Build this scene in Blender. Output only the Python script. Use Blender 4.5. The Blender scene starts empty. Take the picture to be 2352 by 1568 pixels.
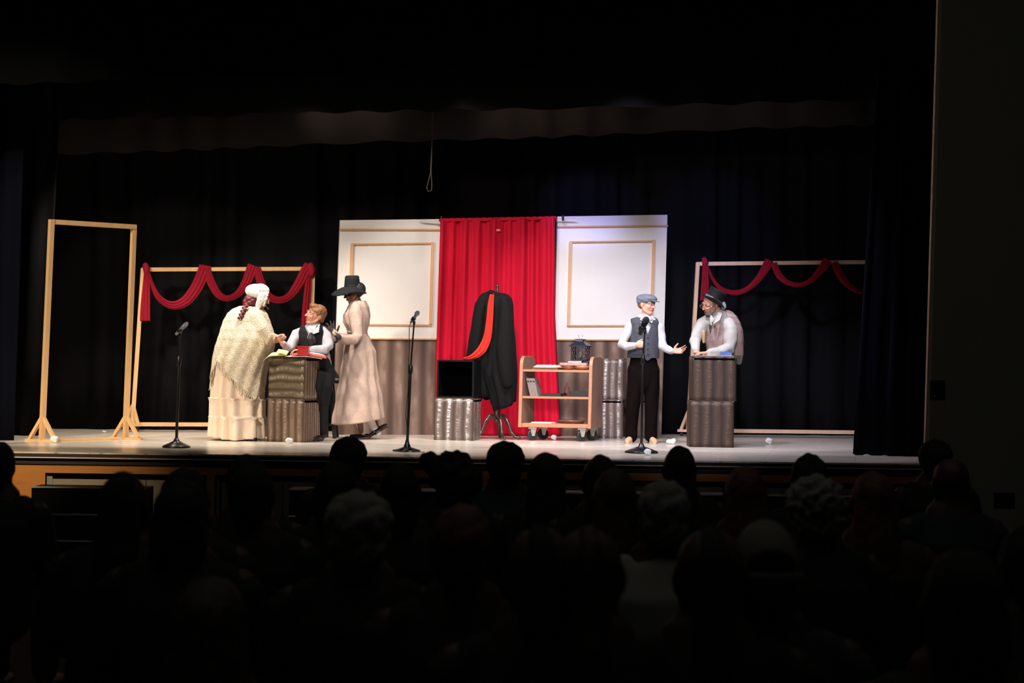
import bpy, bmesh, math, random
from mathutils import Vector as V, Matrix, noise
from math import sin, cos, pi, radians, tan, sqrt, atan2
random.seed(7)
sc = bpy.context.scene
col = sc.collection

# ------------------------------------------------------------------ camera, world, lights, exposure
F = 3550.0                      # focal length in pixels of a 2352 px wide frame
PSI, ROLL, PITCH = radians(12.3), radians(0.85), (860 - 784) / 3550.0
SZ, CZ = 0.88, 1.6              # stage floor height, eye height
_cp, _sp = cos(PITCH), sin(PITCH)
FW = V((-sin(PSI) * _cp, cos(PSI) * _cp, _sp))
_r = V((cos(PSI), sin(PSI), 0)); _u = _r.cross(FW)
CR = _r * cos(ROLL) + _u * sin(ROLL)
CU = _u * cos(ROLL) - _r * sin(ROLL)
C0 = V((0, 0, CZ))
cam_d = bpy.data.cameras.new('camera'); cam = bpy.data.objects.new('camera', cam_d); col.objects.link(cam)
cam.matrix_world = Matrix(((CR.x, CU.x, -FW.x, 0), (CR.y, CU.y, -FW.y, 0), (CR.z, CU.z, -FW.z, CZ), (0, 0, 0, 1)))
cam_d.sensor_width = 36; cam_d.lens = F / 2352 * 36; cam_d.clip_end = 200
cam_d.dof.use_dof = True; cam_d.dof.focus_distance = 16.3; cam_d.dof.aperture_fstop = 3.2
sc.camera = cam
w = bpy.data.worlds.new('world'); sc.world = w; w.use_nodes = True
w.node_tree.nodes['Background'].inputs[0].default_value = (0.85, 0.95, 0.8, 1)
w.node_tree.nodes['Background'].inputs[1].default_value = 0.0035
sc.view_settings.view_transform = 'Standard'; sc.view_settings.look = 'None'
sc.view_settings.exposure = 0.08; sc.view_settings.gamma = 1.0; sc.view_settings.use_curve_mapping = False

def spot(name, loc, tgt, power, color, size=60, blend=0.6, rad=0.12):
    l = bpy.data.lights.new(name, 'SPOT'); l.energy = power; l.color = color
    l.spot_size = radians(size); l.spot_blend = blend; l.shadow_soft_size = rad
    o = bpy.data.objects.new(name, l); col.objects.link(o); o.location = loc
    o.rotation_euler = (V(tgt) - V(loc)).to_track_quat('-Z', 'Y').to_euler()
    return o
WARM = (1.0, 0.86, 0.70); NEUT = (1.0, 0.93, 0.86); COOL = (0.85, 0.83, 1.0)
LIGHTS = [('stage_spot', (-7.3, 14.25, 4.6), (-7.5, 17.0, 1.3), 90, WARM, 70, .3),
          ('stage_spot', (-5.6, 14.25, 4.6), (-5.7, 17.1, 1.45), 170, (1.0, 0.88, 0.76), 70, .3),
          ('stage_spot', (-3.8, 14.25, 4.6), (-3.9, 17.2, 1.45), 200, NEUT, 70, .3),
          ('stage_spot', (-2.1, 14.25, 4.6), (-2.2, 17.2, 1.45), 420, COOL, 70, .3),
          ('stage_spot', (-0.6, 14.25, 4.6), (-0.9, 17.0, 1.1), 130, COOL, 66, .3),
          ('down_spot', (-7.3, 14.5, 4.7), (-7.4, 15.2, 0.88), 460, WARM, 74, .4),
          ('down_spot', (-5.3, 14.6, 4.7), (-5.3, 15.3, 0.88), 360, NEUT, 74, .4),
          ('down_spot', (-3.2, 14.8, 4.7), (-3.2, 15.5, 0.88), 320, NEUT, 74, .4),
          ('down_spot', (-1.2, 14.9, 4.7), (-1.2, 15.6, 0.88), 200, COOL, 74, .4),
          ('front_spot', (-7.5, 6.0, 5.6), (-6.9, 16.3, 1.3), 2700, WARM, 24, .3, .3),
          ('front_spot', (-2.0, 6.0, 5.6), (-3.9, 16.5, 1.35), 1800, NEUT, 23.5, .3, .3),
          ('front_spot', (-0.6, 6.0, 5.6), (-1.9, 16.6, 1.4), 2300, COOL, 22, .3, .3),
          ('blue_fill', (-1.5, 15.8, 4.12), (-1.7, 19.4, 3.45), 190, (0.3, 0.34, 1.0), 28, .7, .1),  # added blue lamps, lay the spot spill on the back curtain
          ('blue_fill', (-3.1, 15.7, 4.12), (-3.2, 19.2, 3.45), 210, (0.3, 0.34, 1.0), 28, .7, .1),
          ('border_fill', (-5.6, 15.75, 4.85), (-5.7, 17.3, 4.5), 45, (1, .72, .58), 60),  # added lamps in place of stage bounce on the rear border
          ('border_fill', (-3.4, 15.9, 4.85), (-3.5, 17.6, 4.5), 60, (1, .72, .58), 60),
          ('border_fill', (-1.2, 16.0, 4.85), (-1.3, 17.9, 4.5), 45, (1, .78, .68), 60)]
for a in LIGHTS: spot(*a)
spot('apron_fill', (-6.6, 9.6, 2.7), (-7.3, 12.6, 0.6), 420, (1.0, 0.8, 0.55), 58, 1.0, 0.2)  # added unseen lamp for the warm spill on the left stage front
_l = bpy.data.lights.new('house_fill', 'AREA'); _l.shape = 'RECTANGLE'; _l.size = 8; _l.size_y = 8; _l.energy = 22; _l.color = (1, .98, .85)  # added unseen fill, lifts the right wall and the audience out of black
_o = bpy.data.objects.new('house_fill', _l); col.objects.link(_o); _o.location = (-1, 5, 7.9)

# ------------------------------------------------------------------ pixel -> world helpers
RH = V((CR.x, CR.y, 0)).normalized()       # horizontal right
NH = -V((FW.x, FW.y, 0)).normalized()      # horizontal, towards the viewer
UP = V((0, 0, 1))
def ray(x, y): return FW + CR * ((x - 1176) / F) - CU * ((y - 784) / F)
def at(x, y, Y): d = ray(x, y); return C0 + d * (Y / d.y)
def fl(x, y, z=SZ): d = ray(x, y); return C0 + d * ((z - CZ) / d.z)
def onpl(x, y, p0, n): d = ray(x, y); return C0 + d * ((p0 - C0).dot(n) / d.dot(n))
def dep(p): return (p - C0).dot(FW)
def proj(p): q = p - C0; z = q.dot(FW); return (1176 + F * q.dot(CR) / z, 784 - F * q.dot(CU) / z)
class Px:
    """points around a thing whose base stands at a given view depth; d = metres towards the viewer"""
    def __init__(s, depth): s.D = depth; s.m = depth / F
    def __call__(s, x, y, d=0.0): return C0 + ray(x, y) * (s.D - d)

# ------------------------------------------------------------------ materials
def mat(name, c, rough=0.6, metal=0.0, spec=0.5, var=0.0, vscale=20, bump=0.0, bscale=60, sheen=0.0, stretch=(1, 1, 1), trans=0, coat=0, alpha=None):
    m = bpy.data.materials.new(name); m.use_nodes = True; nt = m.node_tree; b = nt.nodes['Principled BSDF']
    b.inputs['Base Color'].default_value = (*c, 1); b.inputs['Roughness'].default_value = rough
    b.inputs['Metallic'].default_value = metal; b.inputs['Specular IOR Level'].default_value = spec
    if sheen: b.inputs['Sheen Weight'].default_value = sheen; b.inputs['Sheen Roughness'].default_value = 0.4
    if trans: b.inputs['Transmission Weight'].default_value = trans
    if coat: b.inputs['Coat Weight'].default_value = coat
    tc = nt.nodes.new('ShaderNodeTexCoord'); mp = nt.nodes.new('ShaderNodeMapping'); mp.inputs['Scale'].default_value = stretch
    nt.links.new(tc.outputs['Object'], mp.inputs['Vector'])
    if var:
        n = nt.nodes.new('ShaderNodeTexNoise'); n.inputs['Scale'].default_value = vscale; n.inputs['Detail'].default_value = 4
        nt.links.new(mp.outputs[0], n.inputs['Vector'])
        mx = nt.nodes.new('ShaderNodeMix'); mx.data_type = 'RGBA'
        mx.inputs[6].default_value = (*[max(0, k * (1 - var)) for k in c], 1); mx.inputs[7].default_value = (*[min(1, k * (1 + var)) for k in c], 1)
        nt.links.new(n.outputs['Fac'], mx.inputs[0]); nt.links.new(mx.outputs[2], b.inputs['Base Color'])
    if bump:
        n = nt.nodes.new('ShaderNodeTexNoise'); n.inputs['Scale'].default_value = bscale; n.inputs['Detail'].default_value = 3
        nt.links.new(mp.outputs[0], n.inputs['Vector'])
        bp = nt.nodes.new('ShaderNodeBump'); bp.inputs['Strength'].default_value = bump; bp.inputs['Distance'].default_value = 0.01
        nt.links.new(n.outputs['Fac'], bp.inputs['Height']); nt.links.new(bp.outputs[0], b.inputs['Normal'])
    return m

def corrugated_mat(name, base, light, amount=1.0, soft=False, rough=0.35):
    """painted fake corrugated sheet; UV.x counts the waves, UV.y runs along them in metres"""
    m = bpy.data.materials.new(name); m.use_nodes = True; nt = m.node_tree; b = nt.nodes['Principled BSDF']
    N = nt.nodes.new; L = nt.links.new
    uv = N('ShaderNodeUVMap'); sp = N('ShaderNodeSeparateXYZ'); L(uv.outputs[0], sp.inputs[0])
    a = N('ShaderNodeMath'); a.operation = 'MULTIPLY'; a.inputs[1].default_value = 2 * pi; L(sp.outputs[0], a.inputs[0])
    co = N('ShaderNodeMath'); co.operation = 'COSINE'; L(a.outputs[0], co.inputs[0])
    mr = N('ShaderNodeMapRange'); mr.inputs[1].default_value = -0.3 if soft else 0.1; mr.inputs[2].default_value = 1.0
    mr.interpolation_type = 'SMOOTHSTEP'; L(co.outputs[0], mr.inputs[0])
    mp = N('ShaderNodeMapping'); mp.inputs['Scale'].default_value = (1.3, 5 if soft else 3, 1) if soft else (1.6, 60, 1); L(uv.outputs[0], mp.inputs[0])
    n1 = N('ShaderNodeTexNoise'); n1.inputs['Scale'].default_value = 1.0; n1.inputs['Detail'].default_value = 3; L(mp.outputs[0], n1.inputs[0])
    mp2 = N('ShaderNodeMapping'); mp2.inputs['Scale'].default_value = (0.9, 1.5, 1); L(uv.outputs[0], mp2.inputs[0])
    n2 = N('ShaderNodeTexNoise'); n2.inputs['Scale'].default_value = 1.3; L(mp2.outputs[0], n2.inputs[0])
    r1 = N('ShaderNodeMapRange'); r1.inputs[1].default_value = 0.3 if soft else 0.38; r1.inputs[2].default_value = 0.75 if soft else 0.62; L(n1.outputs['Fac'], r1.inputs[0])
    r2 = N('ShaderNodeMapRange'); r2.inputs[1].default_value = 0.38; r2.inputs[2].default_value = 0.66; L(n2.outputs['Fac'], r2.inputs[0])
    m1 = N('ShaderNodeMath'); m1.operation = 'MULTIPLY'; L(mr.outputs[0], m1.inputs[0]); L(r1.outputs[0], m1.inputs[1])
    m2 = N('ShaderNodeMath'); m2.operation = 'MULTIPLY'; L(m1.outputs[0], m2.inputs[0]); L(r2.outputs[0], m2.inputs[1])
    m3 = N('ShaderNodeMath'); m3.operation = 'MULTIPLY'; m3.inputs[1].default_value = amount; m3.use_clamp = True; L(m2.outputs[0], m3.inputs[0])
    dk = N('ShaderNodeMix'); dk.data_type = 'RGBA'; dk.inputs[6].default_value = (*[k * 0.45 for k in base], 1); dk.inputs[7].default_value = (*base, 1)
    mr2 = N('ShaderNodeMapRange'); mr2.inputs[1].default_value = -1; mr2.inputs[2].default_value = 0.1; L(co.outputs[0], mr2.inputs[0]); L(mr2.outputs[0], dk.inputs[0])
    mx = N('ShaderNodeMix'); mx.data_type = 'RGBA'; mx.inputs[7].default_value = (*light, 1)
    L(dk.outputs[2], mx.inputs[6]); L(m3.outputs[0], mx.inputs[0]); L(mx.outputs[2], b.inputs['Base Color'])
    b.inputs['Roughness'].default_value = rough
    return m

def stripes_mat(name, c1, c2, scale, axis='X', rough=0.9, sheen=0.2):
    m = mat(name, c1, rough, sheen=sheen); nt = m.node_tree; b = nt.nodes['Principled BSDF']
    tc = nt.nodes.new('ShaderNodeTexCoord'); w_ = nt.nodes.new('ShaderNodeTexWave'); w_.bands_direction = axis
    w_.inputs['Scale'].default_value = scale; w_.inputs['Distortion'].default_value = 1.5; w_.inputs['Detail'].default_value = 3
    nt.links.new(tc.outputs['Object'], w_.inputs['Vector'])
    mx = nt.nodes.new('ShaderNodeMix'); mx.data_type = 'RGBA'; mx.inputs[6].default_value = (*c1, 1); mx.inputs[7].default_value = (*c2, 1)
    nt.links.new(w_.outputs['Fac'], mx.inputs[0]); nt.links.new(mx.outputs[2], b.inputs['Base Color'])
    bp = nt.nodes.new('ShaderNodeBump'); bp.inputs['Strength'].default_value = 0.5; bp.inputs['Distance'].default_value = 0.01
    nt.links.new(w_.outputs['Fac'], bp.inputs['Height']); nt.links.new(bp.outputs[0], b.inputs['Normal'])
    return m

M = dict(
 black_drape=mat('black_velour', (0.0075, 0.0075, 0.0088), 0.95, spec=0.04, var=0.3, vscale=3, stretch=(1, 1, .2)),
 shaded_border=mat('shaded_border_cloth', (0.003, 0.003, 0.003), 0.95, spec=0.05),  # border cloth with the shade of the unlit front borders in its colour
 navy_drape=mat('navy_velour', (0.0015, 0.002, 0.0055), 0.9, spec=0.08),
 lit_border=mat('lit_border_cloth', (0.018, 0.016, 0.015), 0.95, spec=0.05),  # same border cloth, paler: light on the rear border put into its colour
 floor=None,
 lip=mat('dark_lip_paint', (0.016, 0.008, 0.0065), 0.5, var=.2),
 apron_wood=mat('orange_varnished_wood', (0.42, 0.16, 0.03), 0.45, var=0.25, vscale=3, stretch=(1, 1, 6)),
 door_cream=mat('cream_door_paint', (0.24, 0.19, 0.12), 0.6, var=0.15, vscale=8),
 grey_strip=mat('grey_strip', (0.2, 0.19, 0.16), 0.5),
 dark=mat('dark_recess', (0.006, 0.006, 0.006), 0.8),
 wall=mat('olive_wall_paint', (0.36, 0.345, 0.26), 0.8, var=0.1, vscale=2, bump=0.1),
 wall_edge=mat('brown_wall_edge', (0.75, 0.55, 0.42), 0.6),
 backwall=mat('black_wall', (0.01, 0.01, 0.01), 0.9),
 audfloor=mat('dark_carpet', (0.02, 0.02, 0.018), 0.95),
 steps=mat('black_carpet_tread', (0.0025, 0.0028, 0.003), 0.6), nosing=mat('silver_nosing', (0.6, 0.6, 0.62), 0.45, metal=1.0),
 pine=mat('pale_pine', (0.70, 0.43, 0.20), 0.5, var=0.18, vscale=4, stretch=(6, 6, 1)),
 pink_pine=mat('pale_pink_pine', (0.70, 0.46, 0.33), 0.5, var=0.15, vscale=4, stretch=(6, 6, 1)),
 oak=mat('oak_edge', (0.46, 0.20, 0.10), 0.4, var=0.2, vscale=10, stretch=(1, 1, 3)),
 oak_dark=mat('oak_side', (0.26, 0.15, 0.11), 0.45, var=0.25, vscale=6),
 white=mat('white_panel_paint', (0.82, 0.78, 0.75), 0.6, var=0.03, vscale=3, bump=0.03),
 trim=mat('tan_moulding', (0.62, 0.34, 0.16), 0.5, var=0.15, vscale=12),
 red=mat('red_curtain_cloth', (0.58, 0.006, 0.030), 0.85, spec=.2, var=0.12, vscale=60, bump=0.25, bscale=90, sheen=0.0),
 swag=mat('crimson_gauze', (0.26, 0.005, 0.02), 0.8, spec=.2, var=0.2, vscale=50, bump=0.3, bscale=100),
 scarf=mat('scarlet_wool', (0.75, 0.03, 0.02), 0.9, spec=.2, var=.1, bump=.3, bscale=140),
 rodw=mat('white_rod', (0.7, 0.7, 0.68), 0.3), bracket=mat('black_plastic', (0.01, 0.01, 0.01), 0.4),
 metal_black=mat('black_metal', (0.012, 0.012, 0.013), 0.3, metal=0.2), metal=mat('steel', (0.5, 0.5, 0.5), 0.35, metal=1),
 mic_silver=mat('grey_mic_body', (0.30, 0.30, 0.32), 0.3, metal=0.5), mesh_black=mat('black_mic_grille', (0.02, 0.02, 0.02), 0.6, bump=0.8, bscale=300),
 mesh_grey=mat('grey_mic_grille', (0.38, 0.38, 0.42), 0.4, metal=.7, bump=0.8, bscale=300),
 rackwood=mat('dark_turned_wood', (0.045, 0.02, 0.014), 0.25, var=.3, coat=.4),
 coat=mat('black_wool_coat', (0.007, 0.0065, 0.0065), 0.9, spec=.12, sheen=0.01, bump=.4, bscale=60),
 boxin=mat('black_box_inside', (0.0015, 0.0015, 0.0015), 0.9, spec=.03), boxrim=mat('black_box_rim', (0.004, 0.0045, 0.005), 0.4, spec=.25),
 topboard=mat('brown_board', (0.10, 0.065, 0.045), 0.35, var=.2),
 rubber=mat('black_rubber', (0.012, 0.012, 0.012), 0.45), bracketm=mat('beige_caster_metal', (0.36, 0.33, 0.27), 0.35, metal=.6),
 paper=mat('white_paper', (0.80, 0.76, 0.70), 0.7), yellow=mat('yellow_paper', (0.82, 0.70, 0.30), 0.6), redcard=mat('red_card', (0.42, 0.008, 0.012), 0.35, coat=.3),
 redpaper=mat('red_paper', (0.72, 0.06, 0.05), 0.6), pinkcloth=mat('pink_striped_cloth', (0.8, 0.25, 0.2), 0.7, var=.5, vscale=25),
 brown=mat('brown_tray', (0.16, 0.07, 0.035), 0.35, var=.3), darkbox=mat('dark_tray', (0.012, 0.009, 0.008), 0.5),
 bookgrey=mat('taupe_book_cover', (0.22, 0.17, 0.15), 0.5, var=.2, vscale=40), clothlin=mat('linen_cloth', (0.62, 0.53, 0.42), 0.8, bump=.4),
 lantern=mat('blue_black_lantern_metal', (0.02, 0.024, 0.04), 0.3, metal=.3), candle=mat('ivory_candle', (0.8, 0.76, 0.7), 0.5),
 bluebox=mat('blue_speckled_card', (0.10, 0.16, 0.40), 0.4, var=.8, vscale=60),
 snow=mat('white_fluff', (0.9, 0.9, 0.9), 0.95, bump=.8, bscale=120), rope=mat('tan_rope', (0.06, 0.038, 0.028), 0.8),
 skin=mat('light_skin', (0.58, 0.28, 0.19), 0.5, var=.05, vscale=30), skin_pale=mat('pale_skin', (0.72, 0.38, 0.29), 0.5),
 skin_dark=mat('brown_skin', (0.16, 0.06, 0.035), 0.45), lips=mat('lips', (0.42, 0.09, 0.07), 0.45), lips_dark=mat('dark_lips', (0.12, 0.03, 0.02), 0.45),
 eye=mat('eye_white', (0.7, 0.68, 0.65), 0.3), iris=mat('dark_iris', (0.03, 0.02, 0.015), 0.2),
 blond=mat('light_brown_hair', (0.24, 0.10, 0.035), 0.5, var=.6, vscale=30, stretch=(3, 3, .6), bump=.5, bscale=80),
 redhair=mat('dyed_red_hair', (0.12, 0.005, 0.015), 0.4, var=.6, vscale=50, bump=.7, bscale=90),
 blackhair=mat('black_hair', (0.008, 0.006, 0.005), 0.5, bump=.7, bscale=90), whitehair=mat('white_hair', (0.5, 0.52, 0.6), 0.7, bump=.5),
 beard=mat('grey_beard', (0.2, 0.16, 0.13), 0.8, var=.6, vscale=60, bump=.6), brow=mat('brown_eyebrow', (0.06, 0.03, 0.015), 0.7),
 shirt=mat('white_shirt_cotton', (0.43, 0.42, 0.46), 0.75, bump=.6, bscale=13), cream_shirt=mat('ivory_shirt_cotton', (0.44, 0.42, 0.37), 0.75, bump=.6, bscale=13),
 vest_black=mat('charcoal_vest', (0.012, 0.012, 0.015), 0.8, spec=.2, bump=.2), tie=mat('black_tie', (0.006, 0.006, 0.007), 0.5),
 vest_grey=mat('grey_marled_vest', (0.045, 0.050, 0.062), .9, var=.75, vscale=28, stretch=(.6, .6, 5), bump=.3), vest_tan=mat('taupe_ribbed_vest', (0.36, 0.255, 0.22), .9, var=.25, vscale=30, stretch=(.6, .6, 4), bump=.3),
 cap_grey=mat('grey_tweed_cap', (0.13, 0.145, 0.18), .9, var=.7, vscale=30, stretch=(.7, .7, 4), bump=.3), capunder=mat('dark_cap_brim', (0.06, 0.065, 0.08), 0.7),
 bowtie=mat('grey_bow_tie', (0.3, 0.3, 0.33), 0.6),
 trousers=mat('dark_brown_trousers', (0.0045, 0.0025, 0.0022), 0.9, spec=.05, bump=.3, bscale=15), jeans=mat('charcoal_trousers', (0.008, 0.008, 0.010), 0.85, spec=.2, bump=.3, bscale=15),
 suede=mat('tan_suede', (0.52, 0.32, 0.18), 0.8), sole=mat('pale_sole', (0.55, 0.42, 0.30), 0.6), patent=mat('black_patent', (0.006, 0.006, 0.007), 0.12, coat=.5), blackshoe=mat('black_shoe', (0.01, 0.01, 0.01), 0.4),
 sock=mat('white_sock', (0.8, 0.76, 0.76), 0.8, bump=.3, bscale=200),
 shawl=None, skirt=mat('cream_cotton', (0.80, 0.65, 0.52), 0.7, bump=.25, bscale=25), lace=mat('white_lace', (0.85, 0.83, 0.80), 0.8, bump=.6, bscale=70),
 dress=None, felt=mat('black_felt', (0.010, 0.011, 0.013), 0.85, spec=.2, sheen=.03), ribbon=mat('grey_satin_ribbon', (0.12, 0.12, 0.15), 0.3), hatblack=mat('black_top_hat_felt', (0.006, 0.006, 0.006), 0.7, spec=.25, sheen=.02),
 glove=mat('black_lace_glove', (0.022, 0.015, 0.015), 0.7, bump=.8, bscale=150), gold=mat('gold_wire', (0.8, 0.55, 0.25), 0.3, metal=1),
 wicker=mat('tan_ribbed_wood', (0.48, 0.30, 0.14), 0.6, var=.3), plate=mat('wall_plate_metal', (0.05, 0.05, 0.045), 0.5),
)
# greys for the audience
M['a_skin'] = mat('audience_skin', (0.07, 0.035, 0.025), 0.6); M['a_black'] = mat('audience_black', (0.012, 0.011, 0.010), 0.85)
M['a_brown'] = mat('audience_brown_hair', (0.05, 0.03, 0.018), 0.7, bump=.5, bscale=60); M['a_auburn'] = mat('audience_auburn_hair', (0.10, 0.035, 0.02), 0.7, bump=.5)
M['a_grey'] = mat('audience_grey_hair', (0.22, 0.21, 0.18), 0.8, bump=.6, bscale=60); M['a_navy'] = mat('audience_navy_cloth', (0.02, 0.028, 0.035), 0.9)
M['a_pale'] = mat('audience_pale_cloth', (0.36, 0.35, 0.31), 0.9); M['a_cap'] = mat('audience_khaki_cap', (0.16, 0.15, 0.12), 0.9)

def floor_mat():
    m = bpy.data.materials.new('stage_floor_boards'); m.use_nodes = True; nt = m.node_tree; b = nt.nodes['Principled BSDF']
    N = nt.nodes.new; L = nt.links.new
    tc = N('ShaderNodeTexCoord'); mp = N('ShaderNodeMapping'); mp.inputs['Scale'].default_value = (1.2, 14, 1); L(tc.outputs['Object'], mp.inputs[0])
    n = N('ShaderNodeTexNoise'); n.inputs['Scale'].default_value = 1.6; n.inputs['Detail'].default_value = 6; n.inputs['Roughness'].default_value = .65; L(mp.outputs[0], n.inputs[0])
    br = N('ShaderNodeTexBrick'); br.inputs['Scale'].default_value = 1.0; br.inputs['Brick Width'].default_value = 1.6; br.inputs['Row Height'].default_value = 0.09
    br.inputs['Mortar Size'].default_value = 0.004; br.inputs['Color1'].default_value = (0.80, 0.72, 0.62, 1); br.inputs['Color2'].default_value = (0.68, 0.61, 0.53, 1); br.inputs['Mortar'].default_value = (0.42, 0.38, 0.33, 1)
    L(tc.outputs['Object'], br.inputs[0])
    r = N('ShaderNodeMapRange'); r.inputs[1].default_value = .3; r.inputs[2].default_value = .7; L(n.outputs['Fac'], r.inputs[0])
    mx = N('ShaderNodeMix'); mx.data_type = 'RGBA'; mx.blend_type = 'MULTIPLY'; mx.inputs[0].default_value = .55
    cr = N('ShaderNodeMix'); cr.data_type = 'RGBA'; cr.inputs[6].default_value = (.55, .55, .56, 1); cr.inputs[7].default_value = (1.1, 1.08, 1.05, 1); L(r.outputs[0], cr.inputs[0])
    L(br.outputs[0], mx.inputs[6]); L(cr.outputs[2], mx.inputs[7]); L(mx.outputs[2], b.inputs['Base Color'])
    rr = N('ShaderNodeMapRange'); rr.inputs[3].default_value = .16; rr.inputs[4].default_value = .34; L(n.outputs['Fac'], rr.inputs[0]); L(rr.outputs[0], b.inputs['Roughness'])
    return m
M['floor'] = floor_mat()
def knit_mat():
    m = mat('cream_open_knit', (0.78, 0.66, 0.42), 0.9, sheen=.2); nt = m.node_tree; b = nt.nodes['Principled BSDF']; N = nt.nodes.new; L = nt.links.new
    tc = N('ShaderNodeTexCoord'); v = N('ShaderNodeTexVoronoi'); v.inputs['Scale'].default_value = 100; L(tc.outputs['Object'], v.inputs[0])
    mp = N('ShaderNodeMapping'); mp.inputs['Rotation'].default_value = (0, radians(35), 0); L(tc.outputs['Object'], mp.inputs[0])
    wv = N('ShaderNodeTexWave'); wv.inputs['Scale'].default_value = 5; wv.inputs['Distortion'].default_value = 2; L(mp.outputs[0], wv.inputs[0])
    a = N('ShaderNodeMath'); a.operation = 'ADD'; L(v.outputs['Distance'], a.inputs[0])
    ws = N('ShaderNodeMath'); ws.operation = 'MULTIPLY'; ws.inputs[1].default_value = .22; L(wv.outputs['Fac'], ws.inputs[0]); L(ws.outputs[0], a.inputs[1])
    mx = N('ShaderNodeMix'); mx.data_type = 'RGBA'; mx.inputs[6].default_value = (.55, .44, .29, 1); mx.inputs[7].default_value = (.76, .68, .54, 1); L(a.outputs[0], mx.inputs[0]); L(mx.outputs[2], b.inputs['Base Color'])
    bp = N('ShaderNodeBump'); bp.inputs['Strength'].default_value = .8; bp.inputs['Distance'].default_value = .008; L(a.outputs[0], bp.inputs['Height']); L(bp.outputs[0], b.inputs['Normal'])
    return m
M['shawl'] = knit_mat()
def dress_mat():
    m = mat('beige_sprigged_cotton', (0.62, 0.44, 0.36), 0.8); nt = m.node_tree; b = nt.nodes['Principled BSDF']; N = nt.nodes.new; L = nt.links.new
    tc = N('ShaderNodeTexCoord'); v = N('ShaderNodeTexVoronoi'); v.inputs['Scale'].default_value = 105; L(tc.outputs['Object'], v.inputs[0])
    r = N('ShaderNodeMapRange'); r.inputs[1].default_value = .15; r.inputs[2].default_value = .4; L(v.outputs['Distance'], r.inputs[0])
    mx = N('ShaderNodeMix'); mx.data_type = 'RGBA'; mx.inputs[6].default_value = (.32, .21, .165, 1); mx.inputs[7].default_value = (.44, .32, .27, 1); L(r.outputs[0], mx.inputs[0]); L(mx.outputs[2], b.inputs['Base Color'])
    n = N('ShaderNodeTexNoise'); n.inputs['Scale'].default_value = 22; L(tc.outputs['Object'], n.inputs[0])
    bp = N('ShaderNodeBump'); bp.inputs['Strength'].default_value = .4; bp.inputs['Distance'].default_value = .01; L(n.outputs['Fac'], bp.inputs['Height']); L(bp.outputs[0], b.inputs['Normal'])
    return m
M['dress'] = dress_mat()
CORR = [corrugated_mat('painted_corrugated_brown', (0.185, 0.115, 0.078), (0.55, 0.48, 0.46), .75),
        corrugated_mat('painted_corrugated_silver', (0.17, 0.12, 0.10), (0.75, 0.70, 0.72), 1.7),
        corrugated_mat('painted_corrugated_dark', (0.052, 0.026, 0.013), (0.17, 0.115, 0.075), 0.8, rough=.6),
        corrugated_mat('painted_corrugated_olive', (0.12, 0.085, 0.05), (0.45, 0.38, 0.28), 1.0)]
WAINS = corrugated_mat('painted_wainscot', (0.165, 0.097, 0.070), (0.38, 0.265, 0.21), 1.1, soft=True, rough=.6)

# ------------------------------------------------------------------ object helpers
def tag(o, label=None, cat=None, group=None, kind=None):
    if label: o['label'] = label
    if cat: o['category'] = cat
    if group: o['group'] = group
    if kind: o['kind'] = kind
    return o
def thing(name, loc, label, cat, group=None):
    o = bpy.data.objects.new(name, None); col.objects.link(o); o.location = loc; o.empty_display_size = .1
    return tag(o, label, cat, group)
def obj(name, bm, m, parent=None, smooth=False, mods=None):
    me = bpy.data.meshes.new(name)
    bmesh.ops.recalc_face_normals(bm, faces=bm.faces); bm.to_mesh(me); bm.free()
    me.materials.append(m)
    if smooth: me.polygons.foreach_set('use_smooth', [True] * len(me.polygons))
    o = bpy.data.objects.new(name, me); col.objects.link(o)
    # origin at the base centre of the mesh
    if len(me.vertices):
        xs = [v.co for v in me.vertices]; c = V((sum(v.x for v in xs) / len(xs), sum(v.y for v in xs) / len(xs), min(v.z for v in xs)))
        me.transform(Matrix.Translation(-c)); o.location = c
    if parent is not None:
        o.parent = parent; o.location = o.location - parent_world(parent)
    return o
def parent_world(p):
    t = V((0, 0, 0))
    while p is not None: t = t + p.location; p = p.parent
    return t
def box(bm, c, s, rz=0):
    m = Matrix.Translation(c) @ Matrix.Rotation(rz, 4, 'Z') @ Matrix.Diagonal((*s, 1))
    bmesh.ops.create_cube(bm, size=1, matrix=m)
def slab(bm, pts, vec):
    """polygon extruded along vec"""
    a = [bm.verts.new(p) for p in pts]; b = [bm.verts.new(p + vec) for p in pts]; n = len(pts)
    bm.faces.new(a); bm.faces.new(b[::-1])
    for i in range(n): bm.faces.new((a[i], a[(i + 1) % n], b[(i + 1) % n], b[i]))
def bar(bm, p, q, wx, wy, side):
    """rectangular bar from p to q; wx across 'side', wy across the other"""
    d = (q - p).normalized(); s = (side - d * side.dot(d)).normalized(); t = d.cross(s)
    quad = [p + s * (wx / 2 * a) + t * (wy / 2 * b) for a, b in ((-1, -1), (1, -1), (1, 1), (-1, 1))]
    slab(bm, quad, q - p)
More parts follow.
